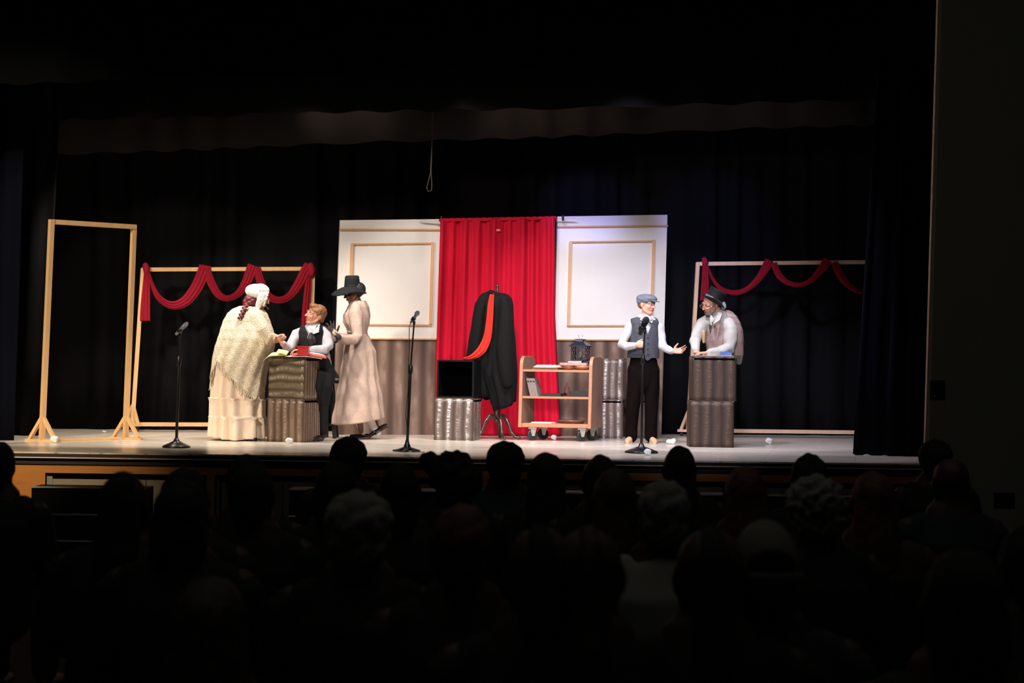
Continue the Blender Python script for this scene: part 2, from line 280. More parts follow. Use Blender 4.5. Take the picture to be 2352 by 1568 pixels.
def tube(bm, pts, rad, seg=12, ends=True, mod=None, ref=None):
    """closed rounded tube; rad = list of r or (a, b); ref = direction of a"""
    pts = [V(p) for p in pts]; rad = [(r, r) if not isinstance(r, (tuple, list)) else r for r in rad]
    n = len(pts); tang = []
    for i in range(n):
        t = (pts[min(i + 1, n - 1)] - pts[max(i - 1, 0)]); tang.append(t.normalized() if t.length > 1e-9 else V((0, 0, 1)))
    s = V(ref) if ref is not None else (V((1, 0, 0)) if abs(tang[0].x) < .9 else V((0, 1, 0)))
    rings = []
    def ring(c, t, a, b, k):
        nonlocal s
        s = (s - t * s.dot(t)); s = s.normalized() if s.length > 1e-6 else t.orthogonal().normalized(); u = t.cross(s)
        vs = []
        for j in range(seg):
            th = 2 * pi * j / seg; m_ = mod(th, k) if mod else 1.0
            vs.append(bm.verts.new(c + s * (a * m_ * cos(th)) + u * (b * m_ * sin(th))))
        rings.append(vs)
    a0, b0 = rad[0]; m0 = (a0 + b0) / 2; m1 = sum(rad[-1]) / 2
    if ends:
        for ph in (80, 55, 28): ring(pts[0] - tang[0] * m0 * sin(radians(ph)), tang[0], a0 * cos(radians(ph)), b0 * cos(radians(ph)), 0)
    for i in range(n): ring(pts[i], tang[i], rad[i][0], rad[i][1], i / (n - 1 or 1))
    if ends:
        for ph in (28, 55, 80): ring(pts[-1] + tang[-1] * m1 * sin(radians(ph)), tang[-1], rad[-1][0] * cos(radians(ph)), rad[-1][1] * cos(radians(ph)), 1)
    for r0, r1 in zip(rings, rings[1:]):
        for j in range(seg): bm.faces.new((r0[j], r0[(j + 1) % seg], r1[(j + 1) % seg], r1[j]))
    bm.faces.new(rings[0][::-1]); bm.faces.new(rings[-1])
def ell(bm, c, r, axes=None, sub=3):
    A = axes or (V((1, 0, 0)), V((0, 1, 0)), V((0, 0, 1)))
    m = Matrix(((A[0].x * r[0], A[1].x * r[1], A[2].x * r[2], c.x), (A[0].y * r[0], A[1].y * r[1], A[2].y * r[2], c.y), (A[0].z * r[0], A[1].z * r[1], A[2].z * r[2], c.z), (0, 0, 0, 1)))
    bmesh.ops.create_icosphere(bm, subdivisions=sub, radius=1, matrix=m)
def lathe(bm, base, prof, axis=UP, seg=20, ref=None):
    """prof = [(r, h)]"""
    ax = axis.normalized(); s = (V(ref) if ref is not None else ax.orthogonal()).normalized(); s = (s - ax * s.dot(ax)).normalized(); u = ax.cross(s); rings = []
    for r, h in prof:
        rings.append([bm.verts.new(base + ax * h + s * (max(r, 1e-4) * cos(2 * pi * j / seg)) + u * (max(r, 1e-4) * sin(2 * pi * j / seg))) for j in range(seg)])
    for a, b in zip(rings, rings[1:]):
        for j in range(seg): bm.faces.new((a[j], a[(j + 1) % seg], b[(j + 1) % seg], b[j]))
    bm.faces.new(rings[0][::-1]); bm.faces.new(rings[-1])
DG = bpy.context.evaluated_depsgraph_get
def bake(o, voxel=None, smooth=0, solid=0, jitter=0, jscale=20):
    if voxel:
        m = o.modifiers.new('r', 'REMESH'); m.mode = 'VOXEL'; m.voxel_size = voxel; m.use_smooth_shade = True
    if smooth:
        m = o.modifiers.new('s', 'SMOOTH'); m.iterations = smooth; m.factor = .5
    if solid:
        m = o.modifiers.new('t', 'SOLIDIFY'); m.thickness = solid; m.offset = 0
    dg = DG(); dg.update(); ev = o.evaluated_get(dg); me = bpy.data.meshes.new_from_object(ev, depsgraph=dg)
    o.modifiers.clear(); old = o.data; mats = list(old.materials); o.data = me
    if not len(me.materials) and mats: me.materials.append(mats[0])
    me.name = o.name
    if jitter:
        ns = [v.normal.copy() for v in me.vertices]
        for v, n_ in zip(me.vertices, ns): v.co = v.co + n_ * (jitter * noise.noise(v.co * jscale))
    me.polygons.foreach_set('use_smooth', [True] * len(me.polygons))
    return o
def blob(name, bm, m, parent, voxel=.006, smooth=4, **k):
    return bake(obj(name, bm, m, parent, True), voxel, smooth, **k)
def lerp(tab, y):
    """tab: rows (y, a, b, ...) -> interpolated (a, b, ...)"""
    if y <= tab[0][0]: return tab[0][1:]
    for r0, r1 in zip(tab, tab[1:]):
        if y <= r1[0]:
            t = (y - r0[0]) / (r1[0] - r0[0]); t = t * t * (3 - 2 * t) * .5 + t * .5
            return tuple(a + (b - a) * t for a, b in zip(r0[1:], r1[1:]))
    return tab[-1][1:]
def shell(bm, P, prof, ytop, hem, nth=72, nt=30, mod=None, cut=None, close_top=False, pw=1.0):
    """cloth shell around a figure; prof rows (y, xl, xr, half_depth_m, d_m) in photo pixels at depth P"""
    rows = []
    for i in range(nt + 1):
        t = i / nt; vs = []
        for j in range(nth):
            th = 2 * pi * j / nth
            yb = hem(th) if callable(hem) else hem; y = ytop + (yb - ytop) * t ** pw
            xl, xr, hd, d = lerp(prof, y); k = mod(th, t, y) if mod else 0.0
            cx, ra = (xl + xr) / 2, (xr - xl) / 2
            p = P(cx, y, d) + RH * ((ra * P.m + k) * cos(th)) + NH * ((hd + k) * sin(th)); vs.append(bm.verts.new(p))
        rows.append(vs)
    for a, b in zip(rows, rows[1:]):
        for j in range(nth):
            f = (a[j], a[(j + 1) % nth], b[(j + 1) % nth], b[j])
            if cut:
                c = (f[0].co + f[2].co) / 2; th = 2 * pi * (j + .5) / nth
                if cut(*proj(c), th): continue
            bm.faces.new(f)
    if close_top: bm.faces.new(rows[0])
    for v in [v for v in bm.verts if not v.link_faces]: bm.verts.remove(v)

# ------------------------------------------------------------------ the setting
def struct(name, bm, m, smooth=False):
    o = obj(name, bm, m, None, smooth); o['kind'] = 'structure'; return o
E0, E1 = fl(50, 1037), fl(1900, 1062)
ED = (E1 - E0); ED.z = 0; ED.normalize(); EN = V((ED.y, -ED.x, 0))       # along the stage edge, outwards to the house
def edge_at(px, y=None, off=0.0):
    p = onpl(px, 1045, E0 + EN * off, EN); return p
SLx, SRx = edge_at(-420), edge_at(2900)
bm = bmesh.new()
slab(bm, [V((SLx.x, SLx.y, SZ - .05)), V((SRx.x, SRx.y, SZ - .05)), V((5.5, 21, SZ - .05)), V((-13, 21, SZ - .05))], V((0, 0, .05)))
struct('floor_stage', bm, M['floor'])
bm = bmesh.new(); box(bm, V((-4, 6, -.05)), (24, 22, .1)); struct('floor', bm, M['audfloor'])
bm = bmesh.new(); box(bm, V((-4, 21, 4)), (22, .2, 8.2)); struct('wall_back', bm, M['backwall'])
bm = bmesh.new(); box(bm, V((-4, 10, 8.1)), (24, 26, .2)); struct('ceiling', bm, M['backwall'])
# dark lip
def quadp(x0, y0a, x1, y1a, y0b, y1b, off):
    """quad on the plane parallel to the stage edge, 'off' metres towards the house"""
    p = E0 + EN * off
    return [onpl(x0, y0a, p, EN), onpl(x1, y1a, p, EN), onpl(x1, y1b, p, EN), onpl(x0, y0b, p, EN)]
def hline(y, x): return y + (x - 100) * (28 / 2010.)
def strip(bm, x0, x1, ya, yb, off, th):
    slab(bm, quadp(x0, hline(ya, x0), x1, hline(ya, x1), hline(yb, x0), hline(yb, x1), off), -EN * th)
lipz = SZ - onpl(100, 1054, E0, EN).z
def vstrip(bm, x0, x1, z0, z1, off, th):
    a = onpl(x0, 1080, E0 + EN * off, EN); b = onpl(x1, 1080, E0 + EN * off, EN)
    slab(bm, [V((a.x, a.y, z0)), V((b.x, b.y, z0)), V((b.x, b.y, z1)), V((a.x, a.y, z1))], -EN * th)
def zed(x, y, off=0): return onpl(x, y, E0 + EN * off, EN).z
XL, XR = -400, 2880
bm = bmesh.new(); z1 = zed(300, 1053, .03); vstrip(bm, XL, XR, z1, SZ - .012, .03, .25); struct('trim_1', bm, M['lip'])
bm = bmesh.new(); z2 = zed(300, 1068, 0); vstrip(bm, XL, XR, z2, z1 + .0, .0, .25); struct('trim_2', bm, M['lip'])
bm = bmesh.new(); vstrip(bm, XL, XR, z1 - .004, z1 + .004, .036, .01); struct('trim_3', bm, M['wall_edge'])
z3 = zed(300, 1088, -.015)
bm = bmesh.new(); vstrip(bm, XL, XR, z3, z2, -.015, .3)
for a, b in ((XL, 104), (475, 493), (1100, 1120), (1420, 1436), (1900, 1925)): vstrip(bm, a, b, 0, z3, -.015, .24)
struct('wall_front', bm, M['apron_wood'])
bm = bmesh.new(); vstrip(bm, XL, XR, 0, z3 - .001, -.09, .05); struct('wall_front_recess', bm, M['dark'])
n = 0
for a, b, zt in ((120, 335, .02), (337, 474, .02), (499, 505, .0), (510, 649, .02), (652, 870, .02), (873, 1098, .02), (1122, 1288, .02), (1292, 1418, .02), (1440, 1660, .02), (1664, 1898, .02), (1928, 2110, .02)):
    bm = bmesh.new(); zz = z3 - .03 - zt * 1.2
    vstrip(bm, a, b, .04, zz, -.05, .03)
    n += 1; struct('door_%d' % n, bm, M['grey_strip'] if b - a < 20 else M['door_cream'])
bm = bmesh.new(); vstrip(bm, 108, 121, .04, z3 - .03, -.045, .02); struct('trim_4', bm, M['grey_strip'])
# proscenium wall on the right, its lit edge and the header over the opening
WY = 13.25
def wallpt(x, y): return onpl(x, y, E0 + EN * .12, EN)
a, b = wallpt(2128, 1070), wallpt(2900, 1070); t, t2 = wallpt(2181, -600), wallpt(2900, -600)
bm = bmesh.new(); slab(bm, [V((a.x, a.y, 0)), V((b.x, b.y, 0)), V((t2.x, t2.y, t.z)), V((t.x, t.y, t.z))], -EN * .1); struct('wall_right', bm, M['wall'])
bm = bmesh.new(); a2, t2 = wallpt(2119, 1070), wallpt(2172, -600)
slab(bm, [V((a2.x, a2.y, 0)), V((a.x + .001, a.y, 0)), V((t.x - .001, t.y, t.z)), V((t2.x, t2.y, t.z))], -EN * .05); struct('trim_5', bm, M['wall_edge'])
hz = wallpt(-40, 2).z
bm = bmesh.new(); p, q = wallpt(-500, 0), wallpt(2119, 0)
slab(bm, [V((p.x, p.y, hz)), V((q.x, q.y, wallpt(2119, -75).z)), V((q.x, q.y, 8)), V((p.x, p.y, 8))], -EN * .3); struct('wall_header', bm, M['wall'])
for (x0, y0, x1, y1, lab) in ((2137, 873, 2171, 917, 'small dark square wall plate high beside the stage opening'), (2283, 1131, 2331, 1166, 'wide dark wall box low on the right wall')):
    t_ = thing('wall_plate', wallpt((x0 + x1) / 2, y1), lab, 'wall plate')
    bm = bmesh.new(); pl = E0 + EN * .13
    slab(bm, [onpl(x0, y0, pl, EN), onpl(x1, y0, pl, EN), onpl(x1, y1, pl, EN), onpl(x0, y1, pl, EN)], -EN * .012); obj('plate', bm, M['plate'], t_)
    bm = bmesh.new(); k = 5; pl = E0 + EN * .138
    slab(bm, [onpl(x0 + k, y0 + k, pl, EN), onpl(x1 - k, y0 + k, pl, EN), onpl(x1 - k, y1 - k, pl, EN), onpl(x0 + k, y1 - k, pl, EN)], -EN * .01); obj('cover', bm, M['dark'], t_)
    bm = bmesh.new(); ell(bm, onpl(x0 + 10, y1 - 7, E0 + EN * .142, EN), (.008, .005, .008)); obj('screw', bm, M['metal'], t_, True)

# steps in front of the stage
def stair(name, x0, x1, label, seed):
    t_ = thing(name, V((edge_at((x0 + x1) / 2, off=.9).x, edge_at((x0 + x1) / 2, off=.9).y, 0)), label, 'steps')
    for k, yy in enumerate((1118, 1180, 1241)):
        off = 1.0 + .27 * k; pl = E0 + EN * off
        xm = (x0 + x1) / 2; z = onpl(x0, yy + (x0 - 100) * .0085, pl, EN).z
        p, q = onpl(x0, 1150, pl, EN), onpl(x1, 1150, pl, EN)
        zb = 0
        bm = bmesh.new(); slab(bm, [V((p.x, p.y, zb)), V((q.x, q.y, zb)), V((q.x, q.y, z)), V((p.x, p.y, z))], -EN * .268); obj('step', bm, M['steps'], t_)
        bm = bmesh.new(); slab(bm, [V((p.x, p.y, z - .006)) + EN * .012, V((q.x, q.y, z - .006)) + EN * .012, V((q.x, q.y, z + .006)), V((p.x, p.y, z + .006))], -EN * .011); obj('nosing', bm, M['nosing'], t_)
stair('stage_steps', 72, 336, 'short flight of black steps with shiny edges at the left of the stage front', 1)
stair('stage_steps', 664, 2050, 'long run of black steps with silver edges below the middle and right of the stage', 2)

# ------------------------------------------------------------------ hanging drapes
def drape(name, label, cat, m, tl, tr, bl, br, n, amp, seed, zfun=None, group=None, nv=14, sharp=.5, hemwave=0.0):
    """tl.. world corners; pleats push towards the viewer side normal"""
    rnd = random.Random(seed); bm = bmesh.new(); nu = int(n * 10); rows = []
    ph = [rnd.uniform(0, 6.28) for _ in range(6)]
    nn = (tr - tl).cross(UP).normalized()
    for j in range(nv + 1):
        v = j / nv; row = []
        for i in range(nu + 1):
            u = i / nu; s = u * n + .35 * sin(u * n * .9 + ph[0]) + .25 * sin(u * n * .37 + ph[1]) + .06 * sin(v * 3 + ph[2])
            k = sin(2 * pi * s); k = math.copysign(abs(k) ** sharp, k); k *= .6 + .4 * sin(u * n * 1.7 + ph[3])
            p = (tl.lerp(tr, u)).lerp(bl.lerp(br, u), v) + nn * amp * k
            p.z += hemwave * v * (sin(2 * pi * s + 1.2) + .6 * sin(u * n * .8 + ph[4]))
            row.append(bm.verts.new(p))
        rows.append(row)
    for a, b in zip(rows, rows[1:]):
        for i in range(nu): bm.faces.new((a[i], a[i + 1], b[i + 1], b[i]))
    o = obj(name, bm, m, None, True); bake(o, solid=.006); return tag(o, label, cat, group)
def Zs(p, z): return V((p.x, p.y, z))
# main black backcloth
BL0, BR0 = fl(240, 985.5), fl(1950, 1000); dB = (BR0 - BL0).normalized()
bl, br = BL0 - dB * 3.2, BR0 + dB * 3.0
drape('back_curtain', 'full-width black pleated curtain at the back of the stage', 'stage curtain', M['black_drape'], Zs(bl, 6.6), Zs(br, 6.6), Zs(bl, SZ + .01), Zs(br, SZ + .01), 46, .07, 3, nv=6)
def border(P0, P1, za, zb, label, seed, n, zt=6.9, hw=.012, m=None):
    """P0, P1: photo pixels (x, y, depth) on the hem"""
    if len(P0) == 2: A, B = onpl(P0[0], P0[1], E0 - EN * .55, EN), onpl(P1[0], P1[1], E0 - EN * .55, EN)
    else: A = C0 + ray(P0[0], P0[1]) * P0[2]; B = C0 + ray(P1[0], P1[1]) * P1[2]
    d = B - A; bl = A + d * za; br = A + d * zb
    drape('border_curtain', label, 'stage curtain', m or M['lit_border'], Zs(bl, zt), Zs(br, zt), bl, br, n, .05, seed, hemwave=hw, nv=5, sharp=.8)
border((0, 195), (1900, 133), -.3, 1.13, 'highest and nearest black border valance, across the top of the stage', 11, 20, m=M['shaded_border'])
border((220, 272, 16.7), (1640, 239, 15.4), -.5, 1.4, 'middle black border valance, between the highest one and the brownish one', 12, 20, m=M['shaded_border'])
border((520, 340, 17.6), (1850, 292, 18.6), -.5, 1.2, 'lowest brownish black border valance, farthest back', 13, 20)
# right leg
Yd = fl(2050, 1047).y
tl, tr, bl, br = at(2026, 0, Yd), at(2200, 0, Yd), at(1959, 1046, Yd), at(2200, 1052, Yd)
tl = tl + (tl - bl) * .3; tr = tr + (tr - br) * .3
drape('side_curtain', 'dark navy side curtain hanging at the right edge of the stage', 'stage curtain', M['navy_drape'], tl, tr, bl, br, 7, .05, 21, nv=8, hemwave=.012)
Yl = fl(30, 1012).y
tl, tr, bl, br = at(-260, 0, Yl), at(64, 0, Yl), at(-260, 1008, Yl), at(30, 1011, Yl)
tl = tl + (tl - bl) * .3; tr = tr + (tr - br) * .3
drape('side_curtain', 'dark side curtain at the far left edge of the picture', 'stage curtain', M['navy_drape'], tl, tr, bl, br, 6, .05, 22, nv=8)
Yl = fl(95, 1001).y
tl, tr, bl, br = at(-200, 0, Yl), at(150, 0, Yl), at(-200, 1000, Yl), at(98, 1000, Yl)
tl = tl + (tl - bl) * .3; tr = tr + (tr - br) * .3
drape('side_curtain', 'black inner side curtain behind the tall frame\'s left post', 'stage curtain', M['black_drape'], tl, tr, bl, br, 6, .06, 23, nv=8)
# rope loop
P = Px(16.8); t_ = thing('rope', P(993, 258), 'thin tan rope with a loop hanging down from the borders', 'rope')
bm = bmesh.new(); tube(bm, [P(994, 200), P(993, 300), P(990, 380), P(989, 398)], [.009] * 4, 8); obj('rope_line', bm, M['rope'], t_, True)
bm = bmesh.new(); tube(bm, [P(989, 396), P(984, 415), P(980, 432), P(984, 440), P(991, 437), P(992, 425), P(990, 396), P(991, 340)], [.006] * 8, 8); obj('loop', bm, M['rope'], t_, True)

# ------------------------------------------------------------------ painted flats
def flat(label, BLx, BRx, TL, TR, ydado, rail, frm, nw):
    B0, B1 = fl(*BLx), fl(*BRx); d = (B1 - B0).normalized(); nrm = V((d.y, -d.x, 0))
    t_ = thing('scenery_flat', (B0 + B1) / 2, label, 'scenery panel')
    def pp(x, y, off=0): return onpl(x, y, B0 + nrm * off, nrm)
    def lx(y, a, b): return a[0] + (b[0] - a[0]) * (y - a[1]) / (b[1] - a[1])
    yl, yr = ydado
    bm = bmesh.new(); slab(bm, [pp(*TL), pp(*TR), pp(lx(yr, TR, BRx), yr), pp(lx(yl, TL, BLx), yl)], -nrm * .04); obj('upper_panel', bm, M['white'], t_)
    bm = bmesh.new(); uvl = bm.loops.layers.uv.new('UVMap'); q = [pp(lx(yl, TL, BLx), yl), pp(lx(yr, TR, BRx), yr), pp(*BRx), pp(*BLx)]
    slab(bm, q, -nrm * .04)
    for f in bm.faces:
        for l in f.loops:
            u = (l.vert.co - B0).dot(d); l[uvl].uv = (u * nw, l.vert.co.z)
    obj('lower_panel', bm, WAINS, t_)
    def mould(name, x0, y0, x1, y1, w, side, off=.022):
        a, b = pp(x0, y0), pp(x1, y1); bm = bmesh.new(); bar(bm, a + nrm * off / 2, b + nrm * off / 2, w, off, side); obj(name, bm, M['trim'], t_)
    mould('rail', TL[0] - 1, rail[0], TR[0], rail[1], .020, UP)
    mould('dado_rail', lx(yl, TL, BLx), yl, lx(yr, TR, BRx), yr, .016, UP, .03)
    (ax, ay), (bx, by), (cx, cy), (dx, dy) = frm
    mould('frame_moulding', ax, ay, bx, by, .019, UP); mould('frame_moulding', dx - 1, dy, cx + 1, cy, .019, UP)
    mould('frame_moulding', ax + 1.5, ay, dx + 1.5, dy, .036, RH, .03); mould('frame_moulding', bx - 2, by - 3, cx - 2, cy - 3, .036, RH, .03)
    return t_
flat('white and brown scenery panel left of the red curtain, behind the black-hatted woman', (764, 998), (1014, 998.5), (781.5, 505.5), (1016, 503), (777, 779), (527, 528), ((807, 561), (995, 559), (990, 747), (801, 745)), 5.2)
flat('white and brown scenery panel right of the red curtain, behind the flat-capped boy', (1268, 1001), (1519, 1002), (1281, 497), (1533, 493), (780, 781), (521, 519), ((1308, 556), (1503, 554), (1497, 748), (1303, 748)), 5.2)

# red curtain on its rod (defined after PxL below)
class PxL:
    def __init__(s, a, xa, b, xb): s.a, s.xa, s.b, s.xb = a, xa, b, xb; s.m = (a + b) / 2 / F; s.D = (a + b) / 2
    def __call__(s, x, y, d=0): return C0 + ray(x, y) * (s.a + (s.b - s.a) * (x - s.xa) / (s.xb - s.xa) - d)
P = PxL(dep(fl(1014, 998.5)) - .03, 1014, dep(fl(1281, 1001)) - .03, 1281)

t_ = thing('curtain_rod', P(1145, 506), 'thin white tension rod across the gap, carrying the red curtain', 'curtain rod')
bm = bmesh.new(); tube(bm, [P(966, 506, .04), P(1145, 506, .04), P(1321, 500, .04)], [.008, .011, .008], 10); obj('rod', bm, M['rodw'], t_, True)
for x, y in ((1014, 502), (1293, 500)):
    bm = bmesh.new(); tube(bm, [P(x, y - 4, .05), P(x, y + 5, .05)], [.016, .013], 10); obj('bracket', bm, M['bracket'], t_, True)
def red_curtain():
    t_ = thing('hanging_curtain', P(1145, 1001), 'bright red gathered curtain hanging between the two white panels', 'curtain')
    bm = bmesh.new(); nu, nv = 150, 60; rows = []
    for j in range(nv + 1):
        v = j / nv; row = []; y = 504 + v * 497
        xl = 1012 - 9 * min(1, v * 1.6) + (-2) * v; xr = 1276 - 1 + (13 * max(0, v - .45) / .55)
        for i in range(nu + 1):
            u = i / nu; yt = -5 * (u - .1) * (1 - v)
            k = .030 * sin(2 * pi * (u * 9.2 + .35 * sin(u * 7) + .08 * v)) + .012 * sin(2 * pi * u * 17 + 3 * sin(u * 5)) * (1 - .6 * v) + .034 * sin(2 * pi * u * 4.3 + 1 + v)
            k += (.006 * sin(u * 2 * pi * 30) * max(0, 1 - v * 14))
            k += .004 * noise.noise(V((u * 8, v * 14, 2)))
            for cy in (.53, .76, .86): k -= .004 * math.exp(-((v - cy - .008 * sin(u * 9)) / .004) ** 2)
            p_ = P(xl + (xr - xl) * u, y + yt + (.5 * sin(u * 60) if j == 0 else 0), .05 + k + .02)
            if j == nv: p_.z = SZ + .004
            row.append(bm.verts.new(p_))
        rows.append(row)
    for a, b in zip(rows, rows[1:]):
        for i in range(nu): bm.faces.new((a[i], a[i + 1], b[i + 1], b[i]))
    c = obj('curtain_panel', bm, M['red'], t_, True); bake(c, solid=.004)
    bm = bmesh.new(); slab(bm, [P(1140, 526, .115), P(1149, 526, .115), P(1149, 531, .115), P(1140, 531, .115)], NH * .003); obj('tag', bm, M['pinkcloth'], t_)
    bm = bmesh.new(); n_ = 60; pts = [P(1012 + (1276 - 1012) * i / n_, 505 - 5 * (i / n_ - .1) + .6 * sin(i * 1.9), .065 + .012 * sin(i * 2.2)) for i in range(n_ + 1)]
    tube(bm, pts, [.022] * (n_ + 1), 8); obj('rod_pocket', bm, M['red'], t_, True)
red_curtain()

# ------------------------------------------------------------------ timber frames
def foot(t_, P, x, yb, m, flip=1, wpx=14, h=44, d=0, boards=True):
    pass
def frame_tall():
    A, B = fl(92, 1014), fl(287, 1009); m = M['pine']
    t_ = thing('timber_frame', (A + B) / 2, 'tall empty timber door frame standing at the far left of the stage', 'wooden frame')
    PA, PB = Px(dep(A)), Px(dep(B)); w_ = .045
    sd = (B - A).normalized(); fw = V((sd.y, -sd.x, 0))
    def beam(name, p, q, a=w_, b=w_): bm = bmesh.new(); bar(bm, p, q, a, b, sd); obj(name, bm, m, t_)
    beam('post', PA(96, 1010), PA(118.5, 504)); beam('post', PB(288, 1005), PB(307.5, 517))
    bm = bmesh.new(); bar(bm, PA(116, 509), PB(311, 521), w_, w_, UP); obj('top_rail', bm, m, t_)
    bm = bmesh.new(); a_, b_ = Zs(A, SZ + .012) + sd * .05, Zs(B, SZ + .012) - sd * .05; bar(bm, a_, b_, .06, .02, fw); obj('floor_rail', bm, m, t_)
    for PP, x, y, dx in ((PA, 97, 1014, -36), (PB, 289, 1009, -36)):
        base = PP(x, y); z = SZ + .012; c = Zs(base, z)
        dirv = (RH * .9 + NH * .35).normalized()
        bm = bmesh.new(); bar(bm, c - dirv * .19, c + dirv * .19, .05, .024, NH.cross(UP) * 0 + fw * 0 + V((-dirv.y, dirv.x, 0))); obj('foot_board', bm, m, t_)
        top = Zs(PP(x + 1, y - 46), z + .22)
        for s in (-1, 1):
            bm = bmesh.new(); bar(bm, c + dirv * s * .15 + UP * .01, top + dirv * s * .01, .038, .03, V((-dirv.y, dirv.x, 0))); obj('brace', bm, m, t_)
        
frame_tall()
def frame_low(label, m, TLx, TRx, BLx, BRx, hidden_right, gap, drop_px):
    """stands on casters: BL/BR pixels are the bottom-rail ends, floor contact 'drop_px' lower"""
    A = fl(BLx[0], BLx[1] + drop_px); B = fl(BRx[0], BRx[1] + drop_px)
    t_ = thing('timber_frame', (A + B) / 2, label, 'wooden frame'); PA, PB = Px(dep(A)), Px(dep(B)); w_ = .045
    sd = (B - A).normalized(); fw = V((sd.y, -sd.x, 0))
    bm = bmesh.new(); bar(bm, PA(*BLx), PA(*TLx), w_, w_, sd); obj('post', bm, m, t_)
    bm = bmesh.new(); bar(bm, PB(*BRx), PB(*TRx), w_, w_, sd); obj('post', bm, m, t_)
    bm = bmesh.new(); bar(bm, PA(TLx[0] - 3, TLx[1] + 3), PB(TRx[0] + 3, TRx[1] + 3), w_, w_, UP); obj('top_rail', bm, m, t_)
    bm = bmesh.new(); bar(bm, PA(BLx[0], BLx[1]), PB(BRx[0], BRx[1]), w_, w_, UP); obj('bottom_rail', bm, m, t_)
    for PP, (x, y), F_ in ((PA, BLx, A), (PB, BRx, B)):
        c = PP(x, y); c = c + UP * (-.005)
        bm = bmesh.new(); dv = (RH * .80 + NH * .60).normalized(); dn = V((-dv.y, dv.x, 0)); bar(bm, c - dv * .13, c + dv * .13, .06, .03, dn); obj('foot_board', bm, m, t_)
        dv = (RH * .8 + NH * .6).normalized()
        for s in (-1, 1):
            bm = bmesh.new(); bar(bm, c + dv * s * .10, PP(x + 1, y - 44), .034, .03, dn); obj('brace', bm, m, t_)
        for s in (-1, 1):
            k = Zs(c + dv * s * .09, SZ); top = c.z - .015; r = min(.03, (top - SZ) * .45)
            cs = thing('caster', k, None, None); cs.parent = t_; cs.location = k - t_.location
            bm = bmesh.new(); lathe(bm, k + UP * r - sd * .012, [(r * .6, 0), (r, .003), (r, .021), (r * .6, .024)], sd, 16); obj('wheel', bm, M['rubber'], cs, True)
            bm = bmesh.new(); slab(bm, [k + UP * (r * .8) + sd * s2 * .016 for s2 in (-1, 1)] + [Zs(k, top) + sd * .02, Zs(k, top) - sd * .02], fw * .01); obj('bracket', bm, M['metal_black'], cs)
    return t_, PA, PB
_, FA, FB = frame_low('low timber frame at the left, behind the woman in the shawl', M['pine'], (328, 616), (719, 614), (304, 974), (708, 975), False, 0, 17)
_, GA, GB = frame_low('low timber frame at the right, behind the man in the top hat', M['pink_pine'], (1602.5, 603), (2040, 598), (1580, 988), (2012, 993), True, 0, 14)

def ribbon(bm, pts, wid, P, thick=.02, folds=5, seed=0, d=.045):
    """swag of cloth following pixel points; wid = half width in px"""
    rnd = random.Random(seed); n = len(pts); dense = []
    # catmull-rom
    def cr(a, b, c, e, t): return .5 * ((2 * b) + (-a + c) * t + (2 * a - 5 * b + 4 * c - e) * t * t + (-a + 3 * b - 3 * c + e) * t ** 3)
    for i in range(n - 1):
        p = [pts[max(i - 1, 0)], pts[i], pts[i + 1], pts[min(i + 2, n - 1)]]; w = [wid[max(i - 1, 0)], wid[i], wid[i + 1], wid[min(i + 2, n - 1)]]
        for k in range(8): t = k / 8; dense.append((cr(*[q[0] for q in p], t), cr(*[q[1] for q in p], t), cr(*w, t)))
    dense.append((*pts[-1], wid[-1])); rows = []; m = 40
    for i, (x, y, w) in enumerate(dense):
        x0, y0, _ = dense[max(i - 1, 0)]; x1, y1, _ = dense[min(i + 1, len(dense) - 1)]
        tx, ty = x1 - x0, y1 - y0; l = sqrt(tx * tx + ty * ty) or 1; nx, ny = -ty / l, tx / l; row = []
        for j in range(m):
            th = 2 * pi * j / m; k = cos(th); u = sin(th)
            dd = d + (thick * (.9 + .2 * sin(i * .2)) + .012 * sin(k * folds * 2.2 + seed + i * .05) * (1 if u > 0 else .3)) * u
            row.append(bm.verts.new(P(x + nx * w * k, y + ny * w * k, dd)))
        rows.append(row)
    for a, b in zip(rows, rows[1:]):
        for j in range(m): bm.faces.new((a[j], a[(j + 1) % m], b[(j + 1) % m], b[j]))
    bm.faces.new(rows[0][::-1]); bm.faces.new(rows[-1])
def swag(label, P, knots, tails, swoops):
    t_ = thing('swag', P(knots[0][0], knots[0][1]), label, 'swag')
    for (x, y, r) in knots:
        bm = bmesh.new(); tube(bm, [P(x - r * .2, y - r * .9, .05), P(x + r * .1, y, .06), P(x, y + r * .9, .05)], [r * .85 * P.m, r * P.m, r * .75 * P.m], 14, mod=lambda th, k: 1 + .12 * sin(5 * th + 4 * k))
        obj('knot', bm, M['swag'], t_, True)
    for i, (pts, w) in enumerate(tails): bm = bmesh.new(); ribbon(bm, pts, w, P, .018, 4, i + 3, .055); obj('tail', bm, M['swag'], t_, True)
    for i, (pts, w) in enumerate(swoops): bm = bmesh.new(); ribbon(bm, pts, w, P, .026, 5, i * 2 + 1); obj('swoop', bm, M['swag'], t_, True)
PL = Px((FA.D + FB.D) / 2 - .02); PL2 = lambda x, y, d=0: C0 + ray(x, y) * (FA.D + (FB.D - FA.D) * (x - 328) / (719 - 328.) - d)
class PxL:
    def __init__(s, a, xa, b, xb): s.a, s.xa, s.b, s.xb = a, xa, b, xb; s.m = (a + b) / 2 / F; s.D = (a + b) / 2
    def __call__(s, x, y, d=0): return C0 + ray(x, y) * (s.a + (s.b - s.a) * (x - s.xa) / (s.xb - s.xa) - d)
PL = PxL(FA.D, 328, FB.D, 719)
